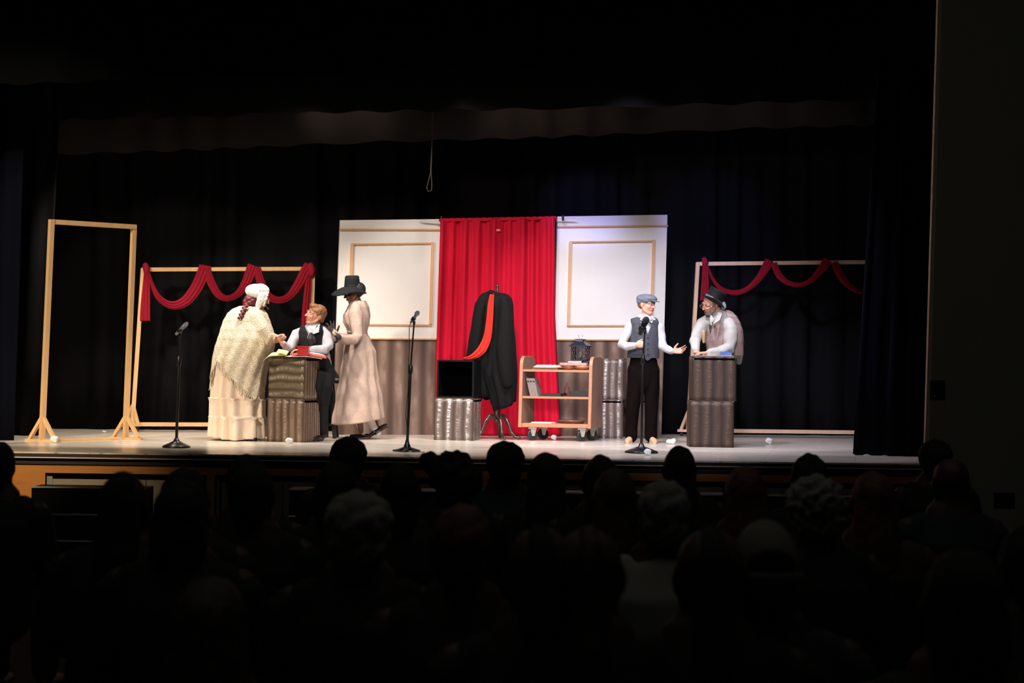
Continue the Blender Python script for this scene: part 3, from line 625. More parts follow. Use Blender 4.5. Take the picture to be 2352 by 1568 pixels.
swag('crimson cloth swag wound along the left timber frame, its tail hanging at the left post', PL,
     [(336, 617, 8), (715, 620, 10)],
     [([(337, 622), (336, 660), (334, 700), (333, 737)], [6, 9, 11, 12]), ([(710, 628), (706, 670), (702, 720), (700, 775)], [5, 8, 9, 10])],
     [([(341, 622), (349, 652), (366, 685), (395, 701), (425, 692), (450, 662), (468, 622), (471, 609)], [3, 5, 7, 9, 12, 14, 14, 14]),
      ([(474, 614), (484, 645), (500, 674), (520, 685), (545, 676), (565, 650), (577, 622), (582, 609)], [8, 10, 9, 7, 8, 11, 13, 13]),
      ([(590, 614), (598, 645), (612, 676), (638, 689), (665, 680), (688, 650), (702, 622), (711, 609)], [8, 10, 10, 8, 9, 12, 12, 12])])
PR = PxL(GA.D, 1602, GB.D, 2040)
swag('crimson cloth swag wound along the right timber frame, running out behind the side curtain', PR,
     [(1619, 602, 7)],
     [([(1619, 610), (1620, 640), (1619, 665), (1618, 690)], [6, 8, 9, 10])],
     [([(1625, 612), (1638, 642), (1658, 664), (1688, 672), (1715, 664), (1742, 640), (1760, 612), (1767, 597)], [2, 4, 5, 6, 6, 8, 10, 10]),
      ([(1777, 604), (1790, 632), (1810, 649), (1838, 654), (1865, 642), (1888, 616), (1902, 597)], [7, 8, 6, 5, 6, 9, 11]),
      ([(1916, 602), (1932, 634), (1952, 657), (1980, 670), (2010, 660), (2030, 630)], [8, 9, 7, 5, 6, 9])])

# ------------------------------------------------------------------ painted boxes
def cbox(label, xl, xm, xr, yt, yb, mats=(0, 0), waves=(5, 8), orient='v', z0=None, C=None, slot_shade=(False, False), seed=0, opening=False, group=None, side_light=None):
    if C is None: C = fl(xm, yb)
    P = Px(dep(C)); s = 1 / P.m; L1, L2 = (xm - xl) / s, max(xr - xm, 2) / s; L = sqrt(L1 * L1 + L2 * L2); ca, sa = L1 / L, L2 / L
    base_z = SZ if z0 is None else z0; C = Zs(C, base_z); H = (yb - yt) / s
    e1 = -(RH * ca + NH * sa); e2 = RH * sa - NH * ca               # from the front corner: to front-left, to back-right
    t_ = thing('painted_box', C + (e1 + e2) * (L / 2), label, 'box', group)
    TB = .012
    def face(o, e, n_out, wv, hor, mi, name, lab=None):
        bm = bmesh.new(); uvl = bm.loops.layers.uv.new('UVMap'); rnd = random.Random(seed * 7 + len(name))
        N1 = wv * 10; N2 = 10; h0, h1 = .0, H - TB
        amp = .007; g = {}
        for i in range(N1 + 1):
            for j in range(N2 + 1):
                a = i / N1; b = j / N2; u, v = (b, a) if hor else (a, b)
                ph = a * wv + (.10 * sin(b * 5 + seed) + .05 * sin(b * 11 + a * 7)) * (1 if hor else .35)
                q = abs(sin(pi * ph)) if not hor else abs(sin(pi * ph)) ** .7
                edge = min(1, min(a, 1 - a) * wv * 4)
                g[i, j] = (bm.verts.new(o + e * (L * u) + UP * (h0 + (h1 - h0) * v) + n_out * (amp * q * edge)), (ph + .5, b * L))
        for i in range(N1):
            for j in range(N2):
                ks = [(i, j), (i + 1, j), (i + 1, j + 1), (i, j + 1)]; f = bm.faces.new([g[k][0] for k in ks])
                for l, k in zip(f.loops, ks): l[uvl].uv = g[k][1]
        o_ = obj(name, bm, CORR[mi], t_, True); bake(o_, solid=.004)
        if lab: o_['label'] = lab
    if opening:
        th = .014
        for (o, ee, nn) in ((C, e1, -e2), ):
            pass
        bm = bmesh.new(); p = C
        slab(bm, [p, p + e2 * L, p + e2 * L + UP * H, p + UP * H], e1 * th); obj('side_panel', bm, M['boxrim'], t_)
        bm = bmesh.new(); p = C + e1 * (L - th); slab(bm, [p, p + e2 * L, p + e2 * L + UP * H, p + UP * H], e1 * th); obj('side_panel', bm, M['boxrim'], t_)
        for z in (0, H - th):
            bm = bmesh.new(); p = C + e1 * th + UP * z; slab(bm, [p, p + e1 * (L - 2 * th), p + e1 * (L - 2 * th) + e2 * L, p + e2 * L], UP * th); obj('top_panel' if z else 'bottom_panel', bm, M['boxrim'], t_)
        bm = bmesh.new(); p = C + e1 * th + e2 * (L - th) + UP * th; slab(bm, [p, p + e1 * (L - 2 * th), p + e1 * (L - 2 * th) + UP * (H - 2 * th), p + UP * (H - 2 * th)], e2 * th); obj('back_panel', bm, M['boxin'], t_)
        bm = bmesh.new()
        for a in (0, L - .02): 
            p = C + e1 * a - e2 * .004; slab(bm, [p, p + e1 * .02, p + e1 * .02 + UP * H, p + UP * H], e2 * .005)
        for z in (0, H - .018):
            p = C + e1 * .02 - e2 * .004 + UP * z; slab(bm, [p, p + e1 * (L - .04), p + e1 * (L - .04) + UP * .018, p + UP * .018], e2 * .005)
        obj('rim', bm, M['boxrim'], t_)
        return C, H, (e1, e2, L)
    hor = orient == 'h'
    face(C, e1, -e2, waves[0], hor, mats[0], 'front_sheet')
    face(C, e2, -e1, waves[1], False, mats[1], 'side_sheet')
    face(C + e1 * L, e2, e1, waves[1], False, mats[1], 'side_sheet')
    face(C + e2 * L, e1, e2, waves[0], False, mats[0], 'back_sheet')
    bm = bmesh.new(); ov = .006; p = C - e1 * ov - e2 * ov + UP * (H - TB)
    LL = L + 2 * ov; slab(bm, [p, p + e1 * LL, p + (e1 + e2) * LL, p + e2 * LL], UP * TB); obj('top_board', bm, M['topboard'], t_)
    bm = bmesh.new(); p = C + UP * .0; slab(bm, [p, p + e1 * L, p + (e1 + e2) * L, p + e2 * L], UP * .01); obj('bottom_board', bm, M['topboard'], t_)
    for k, (on, o, e, nn) in enumerate(((slot_shade[0], C, e1, -e2), (slot_shade[1], C, e2, -e1))):
        if on:
            bm = bmesh.new(); p = o + e * .012 + UP * (H - TB - .030) + nn * .009; slab(bm, [p, p + e * (L - .024), p + e * (L - .024) + UP * .022, p + UP * .022], -nn * .006)
            obj('slot_shade', bm, M['boxin'], t_)  # black strip on the face stands in for shade inside the gap
    return C, H, (e1, e2, L)
C, H, _ = cbox('lower brown corrugated box of the desk, with vertical ridges', 608, 695, 729, 915, 1016, (0, 0), (5, 9), 'v', slot_shade=(False, True), seed=1)
DESK = cbox('upper box of the desk with wavy horizontal ridges, papers lying on top', 610, 697, 732, 818.5, 915, (3, 0), (5, 8), 'h', z0=SZ + H, C=C + RH * .008, slot_shade=(False, True), seed=2)
C, H, _ = cbox('brown and silver corrugated box carrying the open black box', 996, 1085, 1101, 914, 1012, (1, 1), (4, 5), 'v', slot_shade=(False, True), seed=3)
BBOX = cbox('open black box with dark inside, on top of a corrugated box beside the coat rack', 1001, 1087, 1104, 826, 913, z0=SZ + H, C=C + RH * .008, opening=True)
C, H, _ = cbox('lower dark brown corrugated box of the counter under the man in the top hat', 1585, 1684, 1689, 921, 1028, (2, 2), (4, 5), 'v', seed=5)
TOWER = cbox('upper dark brown corrugated box the man in the top hat leans on', 1590, 1689, 1693, 818, 921, (2, 2), (4, 5), 'v', z0=SZ + H, C=C + RH * .02, slot_shade=(True, False), seed=6)
C, H, _ = cbox('lower grey-brown corrugated box standing left behind the boy in the flat cap', 1363, 1428, 1434, 917, 1007, (1, 1), (4, 5), 'v', slot_shade=(True, True), seed=7)
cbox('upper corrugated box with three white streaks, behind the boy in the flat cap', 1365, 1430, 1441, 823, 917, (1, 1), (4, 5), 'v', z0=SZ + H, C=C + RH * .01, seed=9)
cbox('single corrugated box behind the legs of the boy in the flat cap', 1440, 1510, 1518, 917, 1007, (1, 1), (5, 5), 'v', seed=10, slot_shade=(True, False))

# ------------------------------------------------------------------ microphone stands
def mic_stand(base, top, thick_from, mic, label, round_base, base_w, big=False, collar=None, mat_mic='mic_silver', grille='mesh_grey', cable=False):
    B = fl(*base); P = Px(dep(B)); t_ = thing('microphone_stand', B, label, 'microphone stand'); r = base_w * P.m
    axis = (P(*top) - P(base[0], base[1] - 6)).normalized()
    bm = bmesh.new()
    if round_base: lathe(bm, B, [(r, 0), (r, .012), (r * .93, .02), (r * .5, .045), (.03, .062), (.02, .09)], UP, 40)
    else:
        lathe(bm, B + UP * .01, [(.035, 0), (.035, .03), (.02, .07), (.015, .1)], UP, 20)
        for k in range(5):
            a = k * 2 * pi / 5 + .4; dv = RH * cos(a) + NH * sin(a); tube(bm, [B + UP * .035 + dv * .02, B + UP * .022 + dv * r * .6, B + UP * .012 + dv * r], [(.022, .012), (.02, .01), (.014, .01)], 10, ref=dv.cross(UP))
        lathe(bm, B, [(r * .9, 0), (r * .9, .006), (r * .5, .016), (.02, .03)], UP, 5)
    obj('base', bm, M['metal_black'], t_, True)
    b0 = P(base[0], base[1] - 8); c = P(*collar); T = P(*top)
    bm = bmesh.new(); tube(bm, [b0, c], [.0135, .0135], 12); obj('lower_tube', bm, M['metal_black'], t_, True)
    bm = bmesh.new(); tube(bm, [c, T], [.008, .008], 10); obj('upper_tube', bm, M['metal_black'], t_, True)
    bm = bmesh.new(); tube(bm, [c - axis * .05, c - axis * .045, c + axis * .015, c + axis * .03], [.018, .021, .021, .014], 14); obj('clutch', bm, M['bracket'], t_, True)
    m0, m1, r0, r1 = mic; a = P(m0[0], m0[1], .03); b = P(m1[0], m1[1], .06); d = (b - a).normalized(); L = (b - a).length
    bm = bmesh.new(); tube(bm, [T - UP * .01, T + UP * .012, a.lerp(b, .33) + d.cross(NH) * 0], [.011, .014, .012], 10); lathe(bm, a.lerp(b, .22), [(r0 * 1.35, 0), (r0 * 1.45, L * .2), (r0 * 1.35, L * .24)], d, 16); obj('mic_clip', bm, M['bracket'], t_, True)
    m_ = thing('microphone', a, label.replace('microphone stand', 'stand') and None, None); m_.parent = t_; m_.location = a - t_.location
    bm = bmesh.new(); lathe(bm, a, [(r0 * .5, 0), (r0 * .8, .004), (r0, L * .5), (r0 * 1.25, L * .68), (r1 * .95, L * .74)], d, 18); obj('mic_body', bm, M[mat_mic], m_, True)
    bm = bmesh.new(); lathe(bm, a + d * L * .74, [(r1, 0), (r1 * 1.08, .006), (r1, L * .1), (r1 * .75, L * .2), (r1 * .3, L * .255)], d, 18); obj('grille', bm, M[grille], m_, True)
    if cable:
        bm = bmesh.new(); pts = [a, a + RH * -.012 - UP * .05, P(940, 800, .02), P(938, 850, .03), P(937, 900, .025), P(932, 950, .03), P(936, 990, .03), P(938, 1015, .03), P(944, 1028, .1), P(955, 1034, .12), P(975, 1040, .12)]
        pts[-1].z = pts[-2].z = SZ + .006; tube(bm, pts, [.0035] * len(pts), 8); obj('cable', bm, M['bracket'], t_, True)
    return t_
mic_stand((405, 1028), (414, 768), 0, ((403, 768), (432, 740), .016, .020), 'black microphone stand with round base, nearest the tall empty frame', True, 32, collar=(411.5, 826))
mic_stand((935, 1037), (951, 742), 0, ((943, 742), (962, 714), .014, .022), 'black microphone stand with a cable and flat star base, left of the black box', False, 31, collar=(943, 846), cable=True)
mic_stand((1473, 1040), (1481, 762), 0, ((1469, 769), (1487, 727), .025, .031), 'black microphone stand with domed round base, in front of the boy in the flat cap', True, 38.5, collar=(1477, 822), mat_mic='metal_black', grille='mesh_black')

# ------------------------------------------------------------------ fluffy white balls
def ball(x, y, r, label, parts=((0, 0, 1),), grp=None):
    B = fl(x, y); P = Px(dep(B)); bm = bmesh.new(); R = r * P.m
    for i, (dx, dz, k) in enumerate(parts): ell(bm, B + RH * (dx * R) + UP * (R * k * .9 + dz * R), (R * k, R * k, R * k * .9), sub=3)
    o = obj('snowball', bm, M['snow'], None, True); bake(o, R * .12, 1, jitter=R * .3, jscale=25); tag(o, label, 'ball', grp)
    lo = min(v.co.z for v in o.data.vertices); o.data.transform(Matrix.Translation((0, 0, -lo))); o.location.z = SZ
ball(125, 1017, 9, 'fluffy white ball beside the left foot of the tall empty frame')
ball(665, 1019, 8, 'fluffy white ball in front of the corrugated desk', ((-.2, 0, .9), (.3, 0, .85)))
ball(1272, 1011, 7, 'greyish white ball under the book cart, between its wheels')
ball(1542, 1020, 6, 'double lumpy white ball between the domed microphone stand and the counter', ((-.9, 0, 1), (.7, .1, 1.15)))
ball(1488, 1046, 8.5, 'white ball lying against the domed base of the microphone stand')
ball(1766, 1020, 8, 'lone white ball on the empty right part of the stage')
ball(239, 993.5, 3.5, 'tiny white crumb of fluff far back behind the tall frame', ((-.6, 0, .8), (.6, 0, .7)))

# ------------------------------------------------------------------ coat rack, coat and scarf
B = fl(1140, 1009); D = dep(B) + .05; P = Px(D); B = P(1140, 1004); B.z = SZ
t_ = thing('coat_rack', B, 'dark turned wooden coat rack with curved legs in front of the red curtain', 'coat rack')
prof = [(0, .19), (.022, .19), (.03, .22), (.028, .26), (.04, .30), (.045, .34), (.03, .38), (.022, .41), (.03, .44), (.036, .47), (.02, .50), (.025, .52), (.018, .55), (.018, 1.45), (.02, 1.5), (.016, 1.55), (.024, 1.57), (.016, 1.6), (.024, 1.62), (.016, 1.65), (.022, 1.68), (.012, 1.70), (.018, 1.72), (.008, 1.745), (0, 1.75)]
topz = P(1143, 651).z - SZ; k = topz / 1.75; ax = (P(1142.7, 651) - B).normalized()
bm = bmesh.new(); lathe(bm, B, [(r, h * k) for r, h in prof], ax, 20); obj('pole', bm, M['rackwood'], t_, True)
for a in (200, 340, 290, 80):
    dv = RH * cos(radians(a)) - NH * sin(radians(a)) * .9
    bm = bmesh.new(); tube(bm, [B + UP * .24 + dv * .02, B + UP * .26 + dv * .08, B + UP * .20 + dv * .13, B + UP * .09 + dv * .17, B + UP * .03 + dv * .22, B + UP * .022 + dv * .27], [(.022, .03), (.02, .026), (.02, .024), (.018, .02), (.018, .018), (.022, .018)], 12, ref=dv.cross(UP)); obj('leg', bm, M['rackwood'], t_, True)
for a in (20, 160, 250):
    dv = RH * cos(radians(a)) - NH * sin(radians(a)); b = B + ax * (topz * .9)
    bm = bmesh.new(); tube(bm, [b, b + dv * .07 - UP * .01, b + dv * .12 + UP * .05], [.01, .009, .012], 10); obj('hook', bm, M['rackwood'], t_, True)
t_ = thing('coat', P(1140, 930), 'long black coat hanging on the coat rack', 'coat')
bm = bmesh.new()
prof = [(676, 1133, 1166, .07, .05), (684, 1129, 1174, .10, .05), (700, 1126, 1178, .13, .05), (740, 1124, 1179, .13, .05), (800, 1118, 1184, .14, .05), (860, 1110, 1187, .14, .05), (910, 1125, 1184, .12, .05), (945, 1134, 1178, .10, .05)]
shell(bm, P, prof, 677, lambda th: 926 + 12 * sin(th) - 6 * cos(th), 80, 34, mod=lambda th, t, y: .012 * t * sin(7 * th + 2 * t) + .004 * sin(15 * th + 6 * t), close_top=True)
c = obj('right_front', bm, M['coat'], t_, True); bake(c, solid=.006)
bm = bmesh.new()
prof = [(672, 1110, 1121, .05, .03), (684, 1100, 1128, .08, .03), (700, 1091, 1130, .10, .03), (740, 1085, 1132, .12, .02), (790, 1077, 1130, .13, .02), (830, 1072, 1136, .13, .0), (880, 1086, 1137, .12, -.02), (920, 1100, 1134, .10, -.04)]
shell(bm, P, prof, 673, lambda th: 915 + 4 * sin(3 * th), 70, 30, mod=lambda th, t, y: .010 * t * sin(6 * th + 3 * t) + .004 * sin(13 * th), close_top=True)
c = obj('left_front', bm, M['coat'], t_, True); bake(c, solid=.006)
bm = bmesh.new(); tube(bm, [P(1157, 690, .16), P(1160, 730, .2), P(1158, 790, .22), P(1160, 840, .22), P(1165, 878, .2)], [(.05, .05), (.075, .06), (.085, .065), (.075, .06), (.062, .05)], 20, mod=lambda th, k: 1 + .06 * sin(4 * th + 9 * k), ref=RH); o = obj('sleeve', bm, M['coat'], t_, True)
bm = bmesh.new(); tube(bm, [P(1108, 690, .12), P(1100, 730, .13), P(1094, 790, .12), P(1090, 822, .10)], [(.045, .045), (.06, .05), (.06, .05), (.05, .045)], 20, mod=lambda th, k: 1 + .06 * sin(4 * th + 7 * k), ref=RH); o = obj('sleeve', bm, M['coat'], t_, True)
bm = bmesh.new(); tube(bm, [P(1116, 676, .06), P(1127, 671, .05), P(1143, 677, .1), P(1160, 678, .06)], [.025, .03, .028, .022], 14); o = obj('collar', bm, M['coat'], t_, True)
class PC:   # scarf, falls in front of the coat and over the black box
    m = P.m
    def __call__(s, x, y, d=0): return P(x, y, d)
bm = bmesh.new()
ribbon(bm, [(1130, 676), (1127, 700), (1124, 740), (1119, 775), (1108, 800), (1093, 815), (1078, 822), (1064, 823)], [5, 7, 8, 9, 10, 8, 5, 2], P, .018, 3, 2, .30)
o = obj('scarf', bm, M['scarf'], None, True); tag(o, 'bright red scarf draped down the black coat onto the open black box', 'scarf')

# ------------------------------------------------------------------ book cart
A = fl(1188, 1011.5); Bc = fl(1352, 1013); Dm = (dep(A) + dep(Bc)) / 2; P = Px(Dm)
t_ = thing('book_cart', Zs((A + Bc) / 2, SZ), 'wooden three-shelf cart on black wheels, beside the coat rack', 'cart')
ea = 1.0
LW = (1354 - 1189) * P.m; al = radians(7.0)        # turned so that the right faces of its ends show
ex = (RH * cos(al) + NH * sin(al)).normalized(); ey = (RH * sin(radians(20)) - NH * cos(radians(20))).normalized()
DP = .42
O = P(1190, 1012); O.z = SZ
def cz(y): return P(1190, y).z
def cp(u, v, z): return O + ex * u + ey * v + UP * (z - O.z) + RH * ((z - O.z) * .012)
UW = LW / (ex.dot(RH))
def endpanel(u0, lab=None):
    zb, zt = cz(980.5), cz(818); tk = .030; r = .09; pts = []
    pr_ = [(0, zb), (DP, zb)] + [(DP - r + r * cos(a), zt - r + r * sin(a)) for a in [radians(q) for q in range(0, 91, 15)]] + [(r - r * sin(a), zt - r + r * cos(a)) for a in [radians(q) for q in range(0, 91, 15)]]
    bm = bmesh.new(); slab(bm, [cp(u0, v, z) for v, z in pr_], ex * tk); o = obj('end_panel', bm, M['oak_dark'], t_)
    bm = bmesh.new(); ring = [cp(u0, v, z) for v, z in pr_[8:] + pr_[:1]]
    tube_pts = [p + ex * tk / 2 for p in ring]
    for a, b in zip(tube_pts, tube_pts[1:]): bar(bm, a - ey * .003, b - ey * .003, tk + .004, .012, ex)
    obj('edge_band', bm, M['oak'], o)
    return tk
tk = endpanel(0); endpanel(UW - tk)
shelves = []
for y, h in ((850, 5), (911.5, 5), (975.5, 9)):
    z1_, z0_ = cz(y - h / 2), cz(y + h / 2); bm = bmesh.new(); slab(bm, [cp(tk, .012, z0_), cp(UW - tk, .012, z0_), cp(UW - tk, DP - .01, z0_), cp(tk, DP - .01, z0_)], UP * (z1_ - z0_)); obj('shelf', bm, M['oak'], t_); shelves.append(z1_)
for (u, v) in ((.14, .05), (UW - .11, .05), (.16, DP - .07), (UW - .09, DP - .07)):
    r = .062; top = cz(980.5); c = cp(u, v, SZ + r)
    cs = thing('caster', Zs(c, SZ), None, None); cs.parent = t_; cs.location = Zs(c, SZ) - t_.location
    ax = (RH * .35 + NH * .94).normalized()
    bm = bmesh.new(); lathe(bm, c - ax * .016, [(.02, 0), (.046, .0), (r * .97, .003), (r, .008), (r, .024), (r * .97, .029), (.046, .032), (.02, .032)], ax, 28); obj('wheel', bm, M['rubber'], cs, True)
    bm = bmesh.new()
    for s_ in (-1, 1): slab(bm, [c + ax * s_ * .024 + RH * a + UP * b for a, b in ((-.014, -.012), (.014, -.012), (.032, r - .004 + .01), (-.032, r - .004 + .01))], ax * .004)
    box(bm, Zs(c, c.z + r + .012), (.09, .07, .012), .2)
    if top - (c.z + r + .016) > 0: box(bm, Zs(c, (top + c.z + r + .016) / 2), (.05, .05, top - c.z - r - .014), .2)
    obj('bracket', bm, M['bracketm'], cs)
S1, S2, S3 = shelves
def ux(x): return (x - 1190) * P.m / ex.dot(RH)
def cbx(bm, x0, x1, v0, v1, z0, z1, tilt=0): slab(bm, [cp(ux(x0), v0, z0), cp(ux(x1), v0, z0 + tilt), cp(ux(x1), v1, z0 + tilt), cp(ux(x0), v1, z0)], UP * (z1 - z0))
# top shelf
bm = bmesh.new(); nu, nv = 26, 10; g = []
for k in (0, 1):
    for i in range(nu + 1):
        for j in range(nv + 1):
            x = 1211 + 62 * i / nu; v = .05 + .26 * j / nv; e = min(1, 5 * min(i / nu, 1 - i / nu) + .15) * min(1, 4 * min(j / nv, 1 - j / nv) + .3)
            z = S1 + .016 + (.002 if not k else (.036 + .010 * noise.noise(V((i * .4, j * .5, 3)))) * e)
            g.append(bm.verts.new(cp(ux(x), v, z)))
M_ = (nu + 1) * (nv + 1)
for k in (0, 1):
    for i in range(nu):
        for j in range(nv):
            q = [k * M_ + i * (nv + 1) + j, k * M_ + (i + 1) * (nv + 1) + j, k * M_ + (i + 1) * (nv + 1) + j + 1, k * M_ + i * (nv + 1) + j + 1]; bm.faces.new([g[a] for a in q])
o = obj('folded_cloth', bm, M['clothlin'], None, True); bake(o, .008, 1); tag(o, 'folded cream cloth on the left of the cart top', 'cloth')
bm = bmesh.new(); cbx(bm, 1213, 1272, .06, .30, S1 + .001, S1 + .016); tag(obj('tray', bm, M['brown'], None), 'flat brown tray under the folded cloth on the cart top', 'tray')
M['bowlwood'] = mat('turned_bowl_wood', (0.42, 0.19, 0.09), 0.3, var=.2)
def dish(x, v, z, r, h, label, m='bowlwood', nm='bowl'):
    bm = bmesh.new(); lathe(bm, cp(ux(x), v, z), [(r * .5, 0), (r * .8, h * .4), (r, h), (r * .95, h), (r * .75, h * .5), (r * .45, h * .25)], UP, 28); tag(obj(nm, bm, M[m], None, True), label, nm)
dish(1292, .14, S1 + .001, .085, .042, 'small brown bowl left under the striped cloth on the cart top')
dish(1323, .14, S1 + .001, .105, .045, 'wider brown bowl right under the striped cloth on the cart top')
bm = bmesh.new(); cbx(bm, 1277, 1339, .04, .28, S1 + .047, S1 + .078, .0); o = obj('cloth_bundle', bm, M['pinkcloth'], None); bake(o, .006, 3); tag(o, 'folded red and pink striped cloth beneath the books on the cart', 'cloth')
bm = bmesh.new(); cbx(bm, 1337, 1346, .05, .2, S1 + .05, S1 + .07); 
bm.free()
t2_ = thing('book', cp(ux(1310), .15, S1 + .08), 'black-covered book lying flat under the lantern', 'book')
bm = bmesh.new(); cbx(bm, 1295, 1326, .07, .25, S1 + .082, S1 + .102); obj('pages', bm, M['paper'], t2_)
bm = bmesh.new(); cbx(bm, 1294, 1328, .06, .26, S1 + .078, S1 + .082); cbx(bm, 1294, 1328, .06, .26, S1 + .102, S1 + .106); cbx(bm, 1326, 1328, .06, .26, S1 + .08, S1 + .104); obj('cover', bm, M['darkbox'], t2_)
bm = bmesh.new(); cbx(bm, 1329, 1341, .09, .24, S1 + .080, S1 + .100, .0); tag(obj('dark_book', bm, M['lantern'], None), 'small dark blue book next to the black-covered book under the lantern', 'book')
# lantern
zl = S1 + .107; L0 = cp(ux(1316.5), .17, zl); t2_ = thing('lantern', L0, 'blue-black metal lantern with crossed glass sides standing on the book stack', 'lantern')
hx, hy = ex * .082, (-ey) * .082; hh = .150
def lp(a, b, z): return L0 + hx * a + hy * b + UP * z
bm = bmesh.new(); slab(bm, [lp(-1, -1, 0), lp(1, -1, 0), lp(1, 1, 0), lp(-1, 1, 0)], UP * .012); obj('base', bm, M['lantern'], t2_)
for a, b in ((-1, -1), (1, -1), (1, 1), (-1, 1)):
    bm = bmesh.new(); bar(bm, lp(a * .95, b * .95, .01), lp(a * .95, b * .95, hh), .010, .010, ex); obj('corner_post', bm, M['lantern'], t2_)
bm = bmesh.new()
for (p, q) in (((-1, 1), (1, 1)), ((1, 1), (1, -1)), ((1, -1), (-1, -1)), ((-1, -1), (-1, 1))):
    def w_(t, z): return lp((p[0] + (q[0] - p[0]) * t) * .95, (p[1] + (q[1] - p[1]) * t) * .95, z)
    for a, b, c, d in ((0, .012, .5, .081), (.5, .081, 0, hh), (.5, .081, 1, .012), (.5, .081, 1, hh), (0, .081, .5, hh), (.5, hh, 1, .081), (0, .081, .5, .012), (.5, .012, 1, .081), (.5, .012, .5, hh)): bar(bm, w_(a, b), w_(c, d), .004, .004, UP + ex * .1)
obj('lattice', bm, M['lantern'], t2_)
glass = mat('lantern_glass', (.95, .95, .95), .03, trans=1.0); glass.node_tree.nodes['Principled BSDF'].inputs['IOR'].default_value = 1.08
for (a, b), (c, d) in (((-1, 1), (1, 1)), ((1, 1), (1, -1)), ((1, -1), (-1, -1)), ((-1, -1), (-1, 1))):
    k = .9; bm = bmesh.new(); p0, p1 = lp(a * k, b * k, .012), lp(c * k, d * k, .012); n_ = (p1 - p0).cross(UP).normalized(); slab(bm, [p0, p1, p1 + UP * (hh - .014), p0 + UP * (hh - .014)], n_ * .002); obj('glass', bm, glass, t2_)
bm = bmesh.new(); lathe(bm, lp(0, 0, .012), [(.026, 0), (.026, .08), (.022, .085), (.003, .083), (.003, .095)], UP, 20); obj('candle', bm, M['candle'], t2_, True)
bm = bmesh.new()
prev = None
for z, k in ((hh, 1.18), (hh + .012, 1.18), (hh + .062, .45), (hh + .075, .42), (hh + .078, .62), (hh + .085, .62)):
    ring = [bm.verts.new(lp(a * k, b * k, z)) for a, b in ((-1, -1), (1, -1), (1, 1), (-1, 1))]
    if prev:
        for j in range(4): bm.faces.new((prev[j], prev[(j + 1) % 4], ring[(j + 1) % 4], ring[j]))
    else: bm.faces.new(ring[::-1])
    prev = ring
bm.faces.new(prev); obj('roof', bm, M['lantern'], t2_)
bm = bmesh.new(); cc = lp(0, 0, hh + .118); rr = .024
tube(bm, [cc + RH * rr * cos(a) + UP * rr * sin(a) for a in [radians(-90 + 360 * i / 20) for i in range(20)]] + [cc - UP * rr], [.0028] * 21, 8); obj('ring_handle', bm, M['metal'], t2_, True)
# middle shelf
for i in range(3):
    x = 1206.5 + 6.3 * i; bm = bmesh.new(); sh = .045; z0_ = S2 + .001; h_ = .195
    a = [cp(ux(x + 4), .06, z0_), cp(ux(x + 10), .06, z0_), cp(ux(x + 10), .2, z0_), cp(ux(x + 4), .2, z0_)]
    slab(bm, a, UP * h_ - ex * sh * 1); tb = thing('book', a[0], ('leftmost', 'middle', 'rightmost')[i] + ' of the three leaning taupe books on the middle cart shelf', 'book', 'taupe books on the middle cart shelf')
    obj('cover', bm, M['bookgrey'], tb)
    bm = bmesh.new(); k = .78; slab(bm, [p + (UP * h_ - ex * sh) * k - ey * .002 for p in (a[0] + ex * .004, a[1] - ex * .004)] + [p + (UP * h_ - ex * sh) * (k + .08) - ey * .002 for p in (a[1] - ex * .004, a[0] + ex * .004)], ey * .002); obj('label_patch', bm, M['darkbox'], tb)
bm = bmesh.new(); cbx(bm, 1234, 1281, .06, .26, S2 + .001, S2 + .032); tag(obj('flat_box', bm, M['darkbox'], None), 'low dark brown box beside the glass bottle on the middle cart shelf', 'box')
bm = bmesh.new(); cbx(bm, 1301, 1344, .08, .28, S2 + .001, S2 + .062); tag(obj('black_case', bm, M['darkbox'], None), 'taller black box at the right of the middle cart shelf', 'box')
bm = bmesh.new(); lathe(bm, cp(ux(1291), .12, S2 + .001), [(.03, 0), (.036, .01), (.036, .075), (.03, .1), (.014, .125), (.014, .15), (.018, .155), (.011, .155), (.01, .125), (.026, .098), (.032, .07), (.032, .012), (.0, .008)], UP, 24)
tag(obj('bottle', bm, glass, None, True), 'clear glass bottle on the middle cart shelf', 'bottle')
# bottom shelf
bm = bmesh.new(); cbx(bm, 1216, 1262, .04, .2, S3 + .001, S3 + .012); tag(obj('paper_stack', bm, M['paper'], None), 'thin stack of pale papers on the bottom cart shelf', 'paper')
bm = bmesh.new(); lathe(bm, cp(ux(1298), .2, S3 + .001), [(.13, 0), (.15, .022), (.155, .036), (.148, .036), (.12, .01)], UP, 32); tag(obj('round_tray', bm, M['brown'], None, True), 'round dark brown tray on the bottom cart shelf', 'tray')

